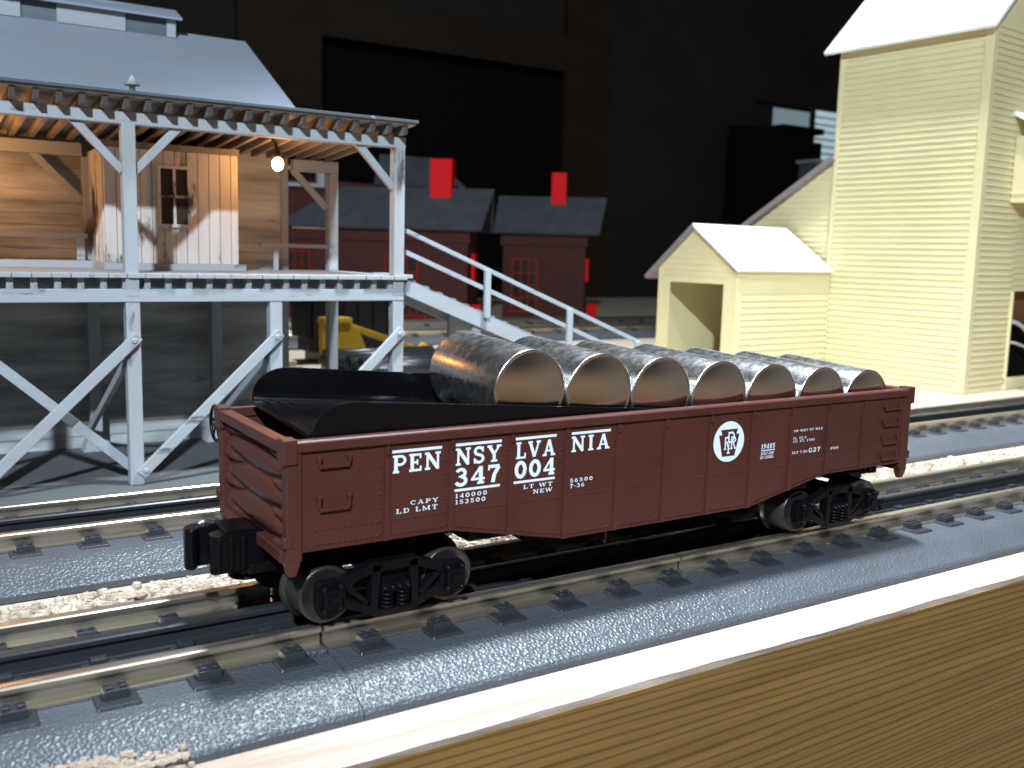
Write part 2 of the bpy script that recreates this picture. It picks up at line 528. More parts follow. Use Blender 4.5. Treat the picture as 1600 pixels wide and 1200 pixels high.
cb.part("top", MB().box(1752, 2008, 1452, 1514, 322.5, 330), "greywhite")

# edge board of the layout
eb = Thing("edge_board", (60, -24, -120), "thick pine edge board along the front of the layout", "board")
mb = MB()
xs = [-420 + 10 * i for i in range(140)]
prof_y = -31.3
for a, b in zip(xs[:-1], xs[1:]):
    mb.add([(a, -16.6, -12.7), (b, -16.6, -12.7), (b, prof_y - 0.35 * math.sin(b * .05) - .2 * math.sin(b * .23), -12.7), (a, prof_y - 0.35 * math.sin(a * .05) - .2 * math.sin(a * .23), -12.7),
            (a, -16.6, -14.2), (b, -16.6, -14.2), (b, -31.2, -14.2), (a, -31.2, -14.2)],
           [(0, 3, 2, 1), (3, 7, 6, 2), (4, 5, 6, 7), (0, 1, 5, 4)])
eb.part("top_edge", mb, "pine_lit")
eb.part("front_face", MB().box(-420, 970, -31.6, -17, -140, -14.21), "pine_shaded")

# gravel
def pebbles(n, xr, yr, z, seed, size=(1.0, 1.9), dens=None):
    rnd = random.Random(seed)
    m = MB()
    for i in range(n):
        x = rnd.uniform(*xr)
        y = rnd.gauss((yr[0] + yr[1]) / 2, (yr[1] - yr[0]) / 4.2)
        if not yr[0] <= y <= yr[1]: y = rnd.uniform(*yr)
        r = rnd.uniform(*size)
        m.sphere((x, y, z + r * rnd.uniform(0.2, 1.3)), r, 6, 4, (rnd.uniform(.8, 1.35), rnd.uniform(.8, 1.25), rnd.uniform(.65, 1)), 0.18)
    m.sm = [False] * len(m.sm)
    return m
g = pebbles(2600, (-235, 480), (70, 88), -13.2, 3).build("gravel", "gravel")
tag(g, "pale buff gravel strewn between the two nearest tracks", "gravel", kind="stuff")
rnd = random.Random(11)
m_ = MB()
for i in range(520):
    x = rnd.triangular(-176, -131, -146)
    y = -17.6 + abs(rnd.gauss(0, 2.4)) * (1 if x < -140 else .6)
    r = rnd.uniform(.45, .95)
    if y < -16.7:
        zz = -12.75
    else:
        zz = -11.0 + min(1.0, max(0.0, (y + 16.2) / 2.0)) * 1.6
    m_.sphere((x, y, zz + r * .55), r, 6, 4, (1.1, 1, .85), .2)
m_.sm = [False] * len(m_.sm)
tag(m_.build("spilled_gravel", "gravel"), "little spill of buff grit on the roadbed edge at lower left", "gravel", kind="stuff")

# ---------------------------------------------------------------- track
RAIL_Y = 17.0
RAILP = [(-1.7, -0.45), (-1.3, -0.1), (-0.6, 0), (0.6, 0), (1.3, -0.1), (1.7, -0.45), (1.7, -1.35), (0.55, -1.55), (0.5, -4.1), (1.0, -4.3), (3.1, -4.55), (3.1, -5.1),
         (-3.1, -5.1), (-3.1, -4.55), (-1.0, -4.3), (-0.5, -4.1), (-0.55, -1.55), (-1.7, -1.35)]
BEDP = [(-41.9, -13.0), (-41.9, -11.2), (-41.2, -10.4), (-38.5, -9.2), (-35.5, -7.7), (-32.5, -6.3), (-30, -5.55), (-27, -5.25), (27, -5.25), (30, -5.55), (32.5, -6.3), (35.5, -7.7), (38.5, -9.2), (41.2, -10.4), (41.9, -11.2), (41.9, -13.0)]

def tie_mesh():
    m = MB()
    m.box(-3.6, 3.6, -13, 13, -5.25, -4.7)
    for s in (-1, 1):
        def bx(x0, x1, a, b, z0, z1):
            y0, y1 = sorted((s * a, s * b))
            m.box(x0, x1, y0, y1, z0, z1)
        # outer plate, stepped block and four bolt heads
        yc = RAIL_Y + 6.4
        m.frustum((0, s * yc), 4.3, 3.6, 3.9, 3.2, -5.3, -4.55)
        m.frustum((0, s * (RAIL_Y + 4.9)), 2.5, 2.1, 2.35, 1.9, -4.56, -2.7)
        for dx in (-1.3, 1.3):
            for dy in (-0.9, 1.0):
                bx(dx - .6, dx + .6, RAIL_Y + 4.85 + dy * .95 - .5, RAIL_Y + 4.85 + dy * .95 + .5, -2.72, -2.05)
        # inner block
        m.frustum((0, s * (RAIL_Y - 4.6)), 2.5, 1.9, 2.1, 1.4, -4.7, -3.0)
        for dx in (-1.1, 1.1):
            bx(dx - .45, dx + .45, RAIL_Y - 5.1, RAIL_Y - 4.2, -3.02, -2.5)
        bx(-1.7, 1.7, 2.2, 4.4, -4.72, -3.7)
    return m
TIE = None

def track_section(label, group, x0, x1, yc, ties, rotz=0.0, origin=None, gap=0.35, dark=False, detail=True):
    """x along the section; local origin at its middle, rail tops at z = 0"""
    global TIE
    L = (x1 - x0) / 2
    base = ((x0 + x1) / 2, yc, 0) if origin is None else origin
    t = Thing("track_section", base, label, "railway track", group, rotz)
    bed = MB().prism(BEDP, 'yz', -L + gap * .3, L - gap * .3)
    t.part("roadbed", bed, "roadbed", local=True, bevel=0.0)
    t.part("track_bed", MB().box(-L + gap, L - gap, -14, 14, -5.24, -4.95), "bedin", local=True)
    for s in (-1, 1):
        t.part("rail", MB().prism([(a + s * RAIL_Y, b) for a, b in RAILP], 'yz', -L + gap, L - gap), "rail", local=True)
    t.part("centre_rail", MB().prism(RAILP, 'yz', -L + gap, L - gap), "crail", local=True)
    for x in ties:
        lx = x - (x0 + x1) / 2
        if TIE is None:
            o = t.part("tie", tie_mesh(), "tie", local=True, bevel=0.16)
            o.location.x = lx * S
            TIE = o
        else:
            o = TIE.copy()
            COL.objects.link(o)
            o.parent = t.o
            o.location = (lx * S, 0, 0)
    if detail:
        # joiner bars at the section's right end
        for s in (-1, 1):
            y0, y1 = sorted((s * (RAIL_Y + 3.2), s * (RAIL_Y + 5.4)))
            t.part("rail_joiner", MB().box(L - 5.5, L - gap, y0, y1, -5.24, -4.0), "roadbed", local=True, bevel=0.3)
    return t

YC = 25.3
bounds = [-314.4, -205.0, -95.6, 13.8, 268.0, 522.0]
lab = ["grey roadbed track section in the near track, cut by the left frame edge, below the station",
       "grey track section of the near track left of the seam under the first wheels",
       "middle track section of the near track, under the lettered half of the gondola car",
       "long near track section under the far truck of the gondola, running off to the right",
       "track section at the far right end of the near track"]
for i in range(1, 4):
    a, b = bounds[i], bounds[i + 1]
    ties = [6.7 + 18.45 * k for k in range(-14, 30) if a + 2 < 6.7 + 18.45 * k < b - 2]
    track_section(lab[i], "track sections of the near track", a, b, YC, ties)
rot2 = math.radians(0.35)
b2 = [-260, -6, 248, 502]
lab2 = ["track section of the second track in front of the station, left of the gondola",
        "middle track section of the second track, hidden by the gondola car",
        "track section of the second track passing the cream tower at the right"]
for i in range(3):
    a, b = b2[i], b2[i + 1]
    ties = [2.0 + 18.45 * k for k in range(-20, 30) if a + 2 < 2.0 + 18.45 * k < b - 2]
    mx = (a + b) / 2
    track_section(lab2[i], "track sections of the second track", a, b, 0, ties, rot2, (mx, 136.3 + mx * math.sin(rot2), 0))
for yy, la in ((858, "blurred far track section running in front of the red brick houses"), (742, "blurred dull track section on the near side of the farthest track")):
    a, b = 60, 1000
    ties = [60 + 9 + 37 * k for k in range(25)]
    track_section(la, None, a, b, yy, ties, detail=False)

# ---------------------------------------------------------------- lettering font (own strokes, slab serif)
def arc(cx, cy, rx, ry, a0, a1, n=12):
    return [(cx + rx * math.cos(math.radians(a0 + (a1 - a0) * i / n)), cy + ry * math.sin(math.radians(a0 + (a1 - a0) * i / n))) for i in range(n + 1)]
ST, HA, SE = 0.20, 0.13, 0.13
def sf(x, y, l=.17, r=.17):
    return ([(x - l, y), (x + r, y)], SE)
TOP, BOT = 1 - SE / 2, SE / 2
G = {}
G['P'] = (.80, [([(.22, 0), (.22, 1)], ST), sf(.22, BOT), sf(.22, TOP, .17, .1), ([(.22, .93)] + arc(.46, .70, .24, .23, 90, -90) + [(.22, .47)], .15)])
G['E'] = (.80, [([(.22, 0), (.22, 1)], ST), ([(.05, TOP), (.70, TOP)], SE), ([(.05, BOT), (.72, BOT)], SE), ([(.25, .51), (.5, .51)], .12), ([(.5, .36), (.5, .66)], .09), ([(.66, .72), (.66, 1)], .1), ([(.68, 0), (.68, .3)], .1)])
G['F'] = (.74, [([(.22, 0), (.22, 1)], ST), ([(.05, TOP), (.68, TOP)], SE), sf(.22, BOT), ([(.25, .49), (.5, .49)], .12), ([(.5, .34), (.5, .64)], .09), ([(.64, .7), (.64, 1)], .1)])
G['N'] = (.96, [([(.18, 0), (.18, 1)], HA), ([(.76, 0), (.76, 1)], HA), ([(.17, .95), (.77, .05)], .21), sf(.18, BOT, .15, .15), sf(.14, TOP, .12, .1), sf(.76, TOP, .15, .15)])
G['S'] = (.78, [(arc(.38, .725, .235, .205, 10, 270, 16) + arc(.38, .285, .255, .215, 90, -170, 16)[1:], .17), ([(.62, .66), (.62, .98)], .09), ([(.12, .02), (.12, .34)], .09)])
G['Y'] = (.92, [([(.15, .95), (.46, .45)], ST), ([(.77, .95), (.46, .45)], HA), ([(.46, .48), (.46, 0)], ST), sf(.17, TOP, .15, .15), sf(.75, TOP, .15, .15), sf(.46, BOT, .2, .2)])
G['L'] = (.76, [([(.22, 0), (.22, 1)], ST), sf(.22, TOP), ([(.05, BOT), (.70, BOT)], SE), ([(.66, 0), (.66, .34)], .1)])
G['V'] = (.92, [([(.16, .95), (.47, .04)], ST), ([(.76, .95), (.47, .04)], HA), sf(.17, TOP, .15, .15), sf(.75, TOP, .15, .15)])
G['A'] = (.96, [([(.20, .03), (.48, .98)], HA), ([(.76, .03), (.48, .98)], ST), ([(.29, .32), (.68, .32)], .11), sf(.19, BOT, .15, .15), sf(.77, BOT, .16, .16)])
G['I'] = (.46, [([(.23, 0), (.23, 1)], ST), sf(.23, BOT, .18, .18), sf(.23, TOP, .18, .18)])
G['C'] = (.80, [(arc(.44, .5, .31, .42, 45, 315, 20), .17), ([(.68, .66), (.68, .97)], .09)])
G['D'] = (.86, [([(.22, 0), (.22, 1)], ST), sf(.22, BOT, .17, .1), sf(.22, TOP, .17, .1), ([(.22, .93)] + arc(.40, .5, .34, .43, 90, -90, 16) + [(.22, .07)], .15)])
G['M'] = (1.14, [([(.18, 0), (.18, 1)], HA), ([(.94, 0), (.94, 1)], ST), ([(.2, .96), (.55, .1)], .18), ([(.92, .96), (.55, .1)], .11), sf(.18, BOT, .14, .14), sf(.94, BOT, .16, .16), sf(.14, TOP, .1, .1), sf(.98, TOP, .1, .1)])
G['T'] = (.82, [([(.41, 0), (.41, 1)], ST), ([(.06, TOP), (.76, TOP)], SE), sf(.41, BOT, .19, .19), ([(.10, .68), (.10, 1)], .1), ([(.72, .68), (.72, 1)], .1)])
G['W'] = (1.24, [([(.14, .95), (.36, .05)], ST), ([(.36, .05), (.62, .9)], HA), ([(.62, .9), (.84, .05)], ST), ([(.84, .05), (1.08, .95)], HA), sf(.15, TOP, .13, .15), sf(1.08, TOP, .14, .14), sf(.62, TOP, .12, .1)])
G['R'] = (.88, [([(.22, 0), (.22, 1)], ST), sf(.22, BOT), sf(.22, TOP, .17, .1), ([(.22, .93)] + arc(.44, .72, .22, .21, 90, -90) + [(.22, .51)], .14), ([(.45, .5), (.72, .06)], .18), sf(.74, BOT, .08, .12)])
G['G'] = (.88, [(arc(.44, .5, .31, .42, 45, 330, 20), .17), ([(.68, .68), (.68, .97)], .09), ([(.71, .05), (.71, .44)], .15), ([(.5, .44), (.84, .44)], .11)])
G['B'] = (.82, [([(.22, 0), (.22, 1)], ST), sf(.22, BOT, .17, .1), sf(.22, TOP, .17, .1), ([(.22, .93)] + arc(.42, .73, .2, .2, 90, -90) + [(.22, .53)], .14), ([(.3, .53)] + arc(.44, .3, .24, .23, 90, -90) + [(.22, .07)], .15)])
G['U'] = (.9, [([(.2, 1), (.2, .34)] + arc(.45, .34, .25, .27, 180, 360, 14)[1:] + [(.7, 1)], .16), sf(.2, TOP, .15, .15), sf(.7, TOP, .15, .15)])
G['H'] = (.96, [([(.2, 0), (.2, 1)], ST), ([(.76, 0), (.76, 1)], ST), ([(.2, .5), (.76, .5)], .12), sf(.2, BOT, .16, .16), sf(.2, TOP, .16, .16), sf(.76, BOT, .16, .16), sf(.76, TOP, .16, .16)])
G['O'] = (.9, [(arc(.45, .5, .31, .42, 0, 360, 24), .18)])
G['K'] = (.9, [([(.22, 0), (.22, 1)], ST), sf(.22, BOT), sf(.22, TOP), ([(.3, .45), (.72, .95)], .12), ([(.42, .56), (.74, .05)], .18)])
G['0'] = (.84, [(arc(.42, .5, .27, .41, 0, 360, 24), .2)])
G['1'] = (.56, [([(.3, 0), (.3, 1)], ST), sf(.3, BOT, .2, .2), ([(.08, .78), (.3, .93)], .13)])
G['2'] = (.78, [(arc(.38, .7, .24, .22, 170, -20, 12) + [(.14, .12)], .17), ([(.1, .09), (.68, .09)], .18), ([(.66, 0), (.66, .28)], .09)])
G['3'] = (.78, [(arc(.36, .73, .22, .2, 160, -90, 12), .17), (arc(.36, .29, .26, .23, 90, -165, 14), .18), ([(.24, .53), (.4, .53)], .1)])
G['4'] = (.84, [([(.58, 0), (.58, 1)], ST), ([(.05, .3), (.8, .3)], .13), ([(.1, .3), (.56, .97)], .12), sf(.58, BOT, .19, .19)])
G['5'] = (.78, [([(.2, .5), (.2, .95)], .14), ([(.14, .91), (.64, .91)], .17), (([(.2, .52)] + arc(.38, .33, .26, .26, 110, -160, 16)), .17)])
G['6'] = (.82, [(arc(.41, .31, .25, .24, 0, 360, 20), .17), ([(.16, .32), (.2, .6), (.36, .85), (.62, .92)], .16)])
G['7'] = (.76, [([(.08, .91), (.7, .91)], .18), ([(.66, .88), (.42, .45), (.34, .0)], .2), ([(.11, .7), (.11, 1)], .09)])
G['8'] = (.82, [(arc(.41, .74, .2, .19, 0, 360, 18), .16), (arc(.41, .28, .25, .22, 0, 360, 18), .17)])
G['9'] = (.82, [(arc(.41, .69, .25, .24, 0, 360, 20), .17), ([(.66, .68), (.62, .4), (.46, .15), (.2, .08)], .16)])
G['-'] = (.44, [([(.06, .42), (.38, .42)], .15)])
G['.'] = (.3, [([(.06, .08), (.24, .08)], .17)])
G[' '] = (.42, [])

def ribbon(mb, pts, wd, depth_i, tx, y):
    """flat stroke in the x-z plane, slightly proud of y; tx maps font space to millimetres"""
    closed = len(pts) > 3 and abs(pts[0][0] - pts[-1][0]) + abs(pts[0][1] - pts[-1][1]) < 1e-6
    P = pts[:-1] if closed else pts
    n = len(P)
    L, R = [], []
    for i in range(n):
        a = Vector(P[i - 1]) if (i > 0 or closed) else None
        c = Vector(P[(i + 1) % n]) if (i < n - 1 or closed) else None
        b = Vector(P[i])
        d1 = (b - a).normalized() if a is not None else None
        d2 = (c - b).normalized() if c is not None else None
        if d1 is None: d1 = d2
        if d2 is None: d2 = d1
        t = d1 + d2
        t = t.normalized() if t.length > 1e-6 else d1
        nn = Vector((-t.y, t.x))
        k = max(0.5, nn.dot(Vector((-d1.y, d1.x))))
        o = nn * (wd / 2 / k)
        L.append(b + o)
        R.append(b - o)
    yy = y - 0.05 - 0.006 * depth_i
    vs = []
    for q in L + R:
        X, Z = tx(q.x, q.y)
        vs.append((X, yy, Z))
    m = n if closed else n - 1
    fs = [(i, (i + 1) % n, n + (i + 1) % n, n + i) for i in range(m)]
    mb.add(vs, fs)

def text(mb, s, x0, x1, ztop, zbot, y, slant=0.0, gap=0.08, bold=1.0):
    wd = sum(G[c][0] + gap for c in s) - gap
    sx, sz = (x1 - x0) / wd, ztop - zbot
    cx = 0
    for c in s:
        adv, strokes = G[c]
        for i, (pts, ww) in enumerate(strokes):
            # keep stroke weight even when letters are stretched
            k = min(1.0, 0.5 + 0.5 * sz / max(sx, 1e-6)) if sx > sz else 1.0
            pp = [(cx + p[0], p[1]) for p in pts]
            ribbon(mb, pp, ww * k * bold, i, lambda a, b: (x0 + a * sx + b * slant * sz, zbot + b * sz), y)
        cx += adv + gap

# ---------------------------------------------------------------- gondola car
PIT = 16.55
HL, CW = 106.1, 50.6
ZR, ZT, ZB, ZD = 42.4, 44.8, 20.2, 13.6
CY = CW / 2
car = Thing("gondola_car", (0, CY, 0), "brown gondola car lettered PENNSYLVANIA 347004, standing on the near track", "gondola car")
ribx = [(t - 5) * PIT for t in range(11)]
def zbot(x):
    a = abs(x)
    return ZB if a >= 4 * PIT else ZD if a <= 2 * PIT else ZD + (ZB - ZD) * (a - 2 * PIT) / (2 * PIT)

def side_mesh(face, sgn):
    """face = y of the panel face, sgn = outward direction"""
    m = MB()
    def yb(a, b): return (face + sgn * a, face + sgn * b)
    E = HL - 3.2
    poly = [(-E, ZB), (-4 * PIT, ZB), (-2 * PIT, ZD), (2 * PIT, ZD), (4 * PIT, ZB), (E, ZB), (E, ZR + .4), (-E, ZR + .4)]
    m.prism(poly, 'xz', face, face - sgn * 1.3)
    # bottom flange angle
    pts = [(-E, ZB), (-4 * PIT, ZB), (-2 * PIT, ZD), (2 * PIT, ZD), (4 * PIT, ZB), (E, ZB)]
    for p, q in zip(pts[:-1], pts[1:]):
        poly = [(p[0], p[1]), (q[0], q[1]), (q[0], q[1] + .55), (p[0], p[1] + .55)]
        m.prism(poly, 'xz', face + sgn * .32, face + sgn * .01)
    # dark line below the rim: a shallow lip
    for x in ribx:
        zb = zbot(x)
        # lapped plate edge: thin proud strip with a rounded tip at the top
        m.prism([(x - .75, zb - .05), (x + .75, zb - .05 + (zbot(x + .75) - zbot(x - .75)) * 0), (x + .62, ZR - 1.4), (x - .62, ZR - 1.4)], 'xz', face + sgn * .5, face + sgn * .02)
        m.prism([(x - .35, ZR - 2.4), (x + .35, ZR - 2.4), (x + .28, ZR - .3), (x - .28, ZR - .3)], 'xz', face + sgn * .95, face + sgn * .45)
    out = (0, sgn, 0)
    yy = face + sgn * .01
    # rivets beside every rib
    for i, x in enumerate(ribx):
        for d in ((-1.55,), (1.55,))[i % 2:i % 2 + 1] if False else ((-1.6,),):
            z = zbot(x) + 1.6
            while z < ZR - 2.5:
                m.rivet(x + d[0], yy, z, .20, out)
                z += 3.1
    # horizontal rows per panel
    ends = [-HL + 4.6] + ribx + [HL - 4.6]
    for a, b in zip(ends[:-1], ends[1:]):
        n = int((b - a - 3.6) / 1.28)
        for k in range(n + 1):
            x = a + 2.0 + k * (b - a - 4.4) / max(1, n)
            m.rivet(x, yy, 24.75, .19, out)
            m.rivet(x, yy, zbot(x) + 1.25, .19, out)
    return m
F0 = 0.6
side = car.part("side_panel", side_mesh(F0, -1), "brown")
car.part("side_panel", side_mesh(CW - F0, 1), "brown")
# interior, floor, centre sill
car.part("floor", MB().box(-HL + 2.2, HL - 2.2, 2, CW - 2, 21.2, 22.6), "black")
car.part("centre_sill", MB().box(-98, 98, CY - 7, CY + 7, 13.5, 21.1).box(-60, 60, 2.4, CW - 2.4, 16, 21.1).box(-44, 44, 2.4, CW - 2.4, 13.9, 16), "black")
# rim
rim = MB()
rim.prism([(-.35, ZR), (2.4, ZR), (2.4, ZT), (.15, ZT), (-.35, ZT - .45)], 'yz', -HL, HL)
rim.prism([(CW + .35, ZR), (CW - 2.4, ZR), (CW - 2.4, ZT), (CW - .15, ZT), (CW + .35, ZT - .45)], 'yz', -HL, HL)
for s in (-1, 1):
    xa, xb = sorted((s * (HL + .9), s * (HL - 2.3)))
    rim.box(xa, xb, 2.41, CW - 2.41, ZR - .3, ZT - .2)
car.part("top_rim", rim, "brown", bevel=0.22)
# dreadnaught ends: three long tapering ribs with short darts between
def end_panel(s):
    m = MB()
    ny, nz = 56, 64
    y0, y1, z0, z1 = 2.6, CW - 2.6, 19.0, ZR - .2
    def h(y, z):
        u = (y - y0) / (y1 - y0)
        v = (z - z0) / (z1 - z0)
        hh = 0.0
        for c in (0.20, 0.49, 0.78):
            hw = 0.145 * max(0.0, math.sin(math.pi * min(max(u, 0), 1))) ** 0.55
            if hw > 0.01:
                d = abs(v - c) / hw
                if d < 1: hh = max(hh, 1.9 * math.cos(d * math.pi / 2) ** 0.8 * min(1, 4 * math.sin(math.pi * u)))
        for c in (0.055, 0.345, 0.635, 0.925):
            for e in (0.0, 1.0):
                k = 1 - abs(u - e) / 0.33
                if k > 0:
                    d = abs(v - c) / (0.10 * k)
                    if d < 1: hh = max(hh, 1.7 * math.cos(d * math.pi / 2) * min(1, 2.5 * k))
        return hh
    vs = []
    for j in range(nz + 1):
        for i in range(ny + 1):
            y = y0 + (y1 - y0) * i / ny
            z = z0 + (z1 - z0) * j / nz
            vs.append((s * (HL - 2.2 + h(y, z)), y, z))
    fs = [(j * (ny + 1) + i, j * (ny + 1) + i + 1, (j + 1) * (ny + 1) + i + 1, (j + 1) * (ny + 1) + i) for j in range(nz) for i in range(ny)]
    m.add(vs, fs, True)
    xa, xb = sorted((s * (HL - 3.6), s * (HL - 3.0)))
    m.box(xa, xb, y0, y1, z0, z1)
    return m
for s in (-1, 1):
    car.part("end_panel", end_panel(s), "brown")
    xa, xb = sorted((s * (HL + .5), s * (HL - 2.6)))
    car.part("end_sill", MB().box(xa, xb, 3.2, CW - 3.2, 17.4, 20.2), "brown", bevel=0.3)
    for side_s, ya, yb in ((-1, 0.05, 3.1), (1, CW - 3.1, CW - .05)):
        xc0, xc1 = sorted((s * (HL + .25), s * (HL - 3.3)))
        yo = ya if side_s < 0 else yb
        p = MB().box(xc0, xc1, ya, yb, 18.2, ZR)
        # gusset at the top corner, foot bracket at the bottom
        p.box(*sorted((s * (HL + 1.1), s * (HL - 2.2))), *sorted((yo + side_s * .55, yo - side_s * 3.6)), ZR - 2.6, ZT + .55)
        p.frustum((s * (HL - 1.3), yo - side_s * 1.5), .9, .9, 1.7, 1.6, 14.8, 18.3)
        p.box(*sorted((s * (HL + 1.0), s * (HL - 1.0))), *sorted((yo + side_s * .3, yo - side_s * 1.8)), 21.5, 24.0)
        car.part("corner_post", p, "brown", bevel=0.35)
# grab irons on both ends of the near and far side
def grab(m, x0, x1, zt, zb, y, sgn):
    yy = y + sgn * .75
    m.bar((x0, yy, zb), (x1, yy, zb), .55, .8)
    for x in (x0, x1):
        m.bar((x, yy, zb + .3), (x, yy, zt), .6, .6, (0, 1, 0))
        m.box(x - .5, x + .5, *sorted((y - sgn * .02, y + sgn * 1.0)), zt - .9, zt + .1)
    return m
for y, sgn in ((F0, -1), (CW - F0, 1)):
    for (x0, x1, zt, zb) in ((-99.0, -92.0, 41.0, 38.8), (-99.0, -92.0, 32.4, 29.2), (92.8, 100.6, 40.0, 38.6), (92.8, 100.6, 35.4, 33.4), (92.8, 100.2, 30.0, 27.4), (92.8, 100.0, 24.2, 22.2)):
        car.part("grab_iron", grab(MB(), x0, x1, zt, zb, y, sgn), "brown", bevel=0.12)
# brake wheel
bw = MB()
bc = Vector((-HL + .3, CW + 3.6, 40.0))
R_ = 4.6
bw.tube([bc + Vector((0, R_ * math.cos(2 * math.pi * k / 32), R_ * math.sin(2 * math.pi * k / 32))) for k in range(33)], .45, 8, False)
for k in range(5):
    a = 2 * math.pi * k / 5 + .3
    bw.tube([bc, bc + Vector((0, R_ * math.cos(a), R_ * math.sin(a)))], .28, 6)
bw.tube([bc + Vector((-.8, 0, 0)), bc + Vector((4.2, 0, 0))], .7, 10)
car.part("brake_wheel", bw, "black")

# trucks
def wheel_set(xc, zc, truck):
    for s in (-1, 1):
        y = CY + s * RAIL_Y
        # profile from outside face inwards (t measured outwards from wheel centre)
        o = s
        prof = [(0.0, 2.4), (1.5, 2.4), (1.8, 1.7), (4.0, 1.9), (5.6, 2.45), (6.4, 2.75), (6.6, 2.6), (6.85, -4.6), (7.1, -5.1), (8.0, -5.4), (8.1, -5.8), (7.7, -6.8), (4, -6.8), (1.2, -6.6), (0, -6.6)]
        wm = MB().lathe([(r, o * t) for r, t in prof], (xc, y, zc), 'y', 40)
        car.part("wheel", wm, "steel", truck)
    car.part("axle", MB().lathe([(0, -17), (1.3, -17), (1.3, 17), (0, 17)], (xc, CY, zc), 'y', 12), "axle", truck)

def truck_frame(xc, zc, s):
    """archbar-like cast side frame seen side on, about 42 mm long"""
    yo = CY + s * 22.6
    yi = CY + s * 20.0
    m = MB()
    A = 15.6
    def pr(poly, a=0.0, b=0.0):
        m.prism([(xc + px_, zc + pz_) for px_, pz_ in poly], 'xz', yo + s * a, yi + s * b)
    # journal boxes
    for d in (-1, 1):
        c = d * A
        pr([(c - 3.1, -3.0), (c + 3.1, -3.0), (c + 3.4, -1), (c + 3.3, 3.0), (c + 2.4, 4.0), (c - 2.4, 4.0), (c - 3.3, 3.0), (c - 3.4, -1)])
        pr([(c - 2.1, -2.2), (c + 2.1, -2.2), (c + 2.3, 2.4), (c - 2.3, 2.4)], 1.3)
        pr([(c - 1.0, -1.0), (c + 1.0, -1.0), (c + 1.0, 1.2), (c - 1.0, 1.2)], 1.9)
        for bx in (-1.9, 1.9):
            for bz in (-2.3, 2.9):
                m.rivet(xc + c + bx, yo + s * 1.0, zc + bz, .5, (0, s, 0))
        # diagonal arms: upper chord and lower chord
        pr([(d * 13.2, 4.0), (d * 6.0, 6.6), (d * 5.2, 4.6), (d * 12.6, 1.9)], .3)
        pr([(d * 13.0, -2.6), (d * 5.0, -5.9), (d * 5.6, -3.6), (d * 12.8, -.2)], .3)
        pr([(d * 5.8, 6.4), (d * 3.6, 6.4), (d * 4.4, -4.6), (d * 6.2, -4.6)], .5)
        # inner slanted web
        pr([(d * 12.2, 1.6), (d * 7.0, -3.2), (d * 6.4, -2.0), (d * 11.4, 2.6)], .1)
    pr([(-6.2, 6.9), (6.2, 6.9), (6.6, 4.6), (-6.6, 4.6)], .5)
    pr([(-5.4, -6.2), (5.4, -6.2), (6.0, -4.4), (-6.0, -4.4)], .6)
    # spring plank and springs
    pr([(-3.6, 1.6), (3.6, 1.6), (3.6, -.6), (-3.6, -.6)], 1.0)
    for bx in (-2.9, 2.9, -.9, .9):
        m.rivet(xc + bx, yo + s * 1.0, zc + .6, .5, (0, s, 0))
    for dx in (-2.0, 2.0):
        for k in range(4):
            m.lathe([(.0, -4.5 + k), (1.5, -4.5 + k), (1.75, -4.15 + k), (1.5, -3.8 + k), (0, -3.8 + k)], (xc + dx, yo + s * .1, zc + .3), 'z', 16)
    return m
for xc in (-79.5, 76.5):
    zc = 7.7
    tr = MB().box(xc - 4, xc + 4, CY - 21, CY + 21, zc + 1.5, zc + 6.2).box(xc - 6, xc + 6, CY - 8, CY + 8, zc + 6.2, 13.6)
    tr.box(xc - 17, xc + 17, CY - 6, CY + 6, zc + 1.4, zc + 2.6)
    t = car.part("truck", tr, "black")
    for d in (-15.6, 15.6):
        wheel_set(xc + d, zc, t)
    for s in (-1, 1):
        car.part("side_frame", truck_frame(xc, zc, s), "black", t, bevel=0.18)

# couplers
def coupler(s):
    X = lambda a: s * a
    m = MB()
    # shank and pocket
    m.box(*sorted((X(112), X(88))), CY - 3.4, CY + 3.4, 12.5, 19.5)
    m.box(*sorted((X(108.5), X(96))), CY - 6.5, CY + 6.5, 10.5, 13.0)
    # head: outline in plan (x along track, y across), jaw open to the outside
    head = [(104.5, -5.4), (112.5, -6.2), (116.3, -6.6), (117.2, -5.4), (116.6, -2.0), (113.8, -.6), (112.6, .6), (112.6, 2.4), (114.2, 4.4), (112.5, 6.3), (107.0, 6.3), (104.5, 4.6)]
    m.prism([(X(a), CY + b) for a, b in head], 'xy', 11.6, 20.6)
    m.box(*sorted((X(113.5), X(106))), CY - 5.0, CY + 5.0, 20.5, 21.3)
    for k in range(3):
        m.box(*sorted((X(116.0 - 2.8 * k), X(114.9 - 2.8 * k))), CY - 7.0 + .12 * k, CY - 5, 12.1, 20.0)
    # trip pin plate under the coupler
    m.tube([(X(107), CY + 1, 11.6), (X(107), CY + 1, 8.6)], 3.4, 14)
    m.lathe([(0, -.5), (4.0, -.5), (4.4, 0), (4.0, .5), (0, .5)], (X(107), CY + 1, 8.6), 'z', 20)
    c = car.part("coupler", m, "black", bevel=0.45)
    k = MB()
    kn = [(112.9, 3.6), (115.0, 6.4), (118.4, 6.6), (120.6, 4.6), (121.0, 1.6), (119.6, .2), (118.4, 1.4), (117.4, 3.2), (115.2, 3.0)]
    k.prism([(X(a), CY + b) for a, b in kn], 'xy', 11.2, 20.9)
    car.part("knuckle", k, "black", c, bevel=0.5)
    car.part("knuckle_pin", MB().lathe([(0, -.2), (1.3, -.2), (1.3, .5), (1.0, .8), (0, .9)], (X(116.4), CY + 5.0, 20.9), 'z', 16), "axle", c)
for s in (-1, 1):
    coupler(s)

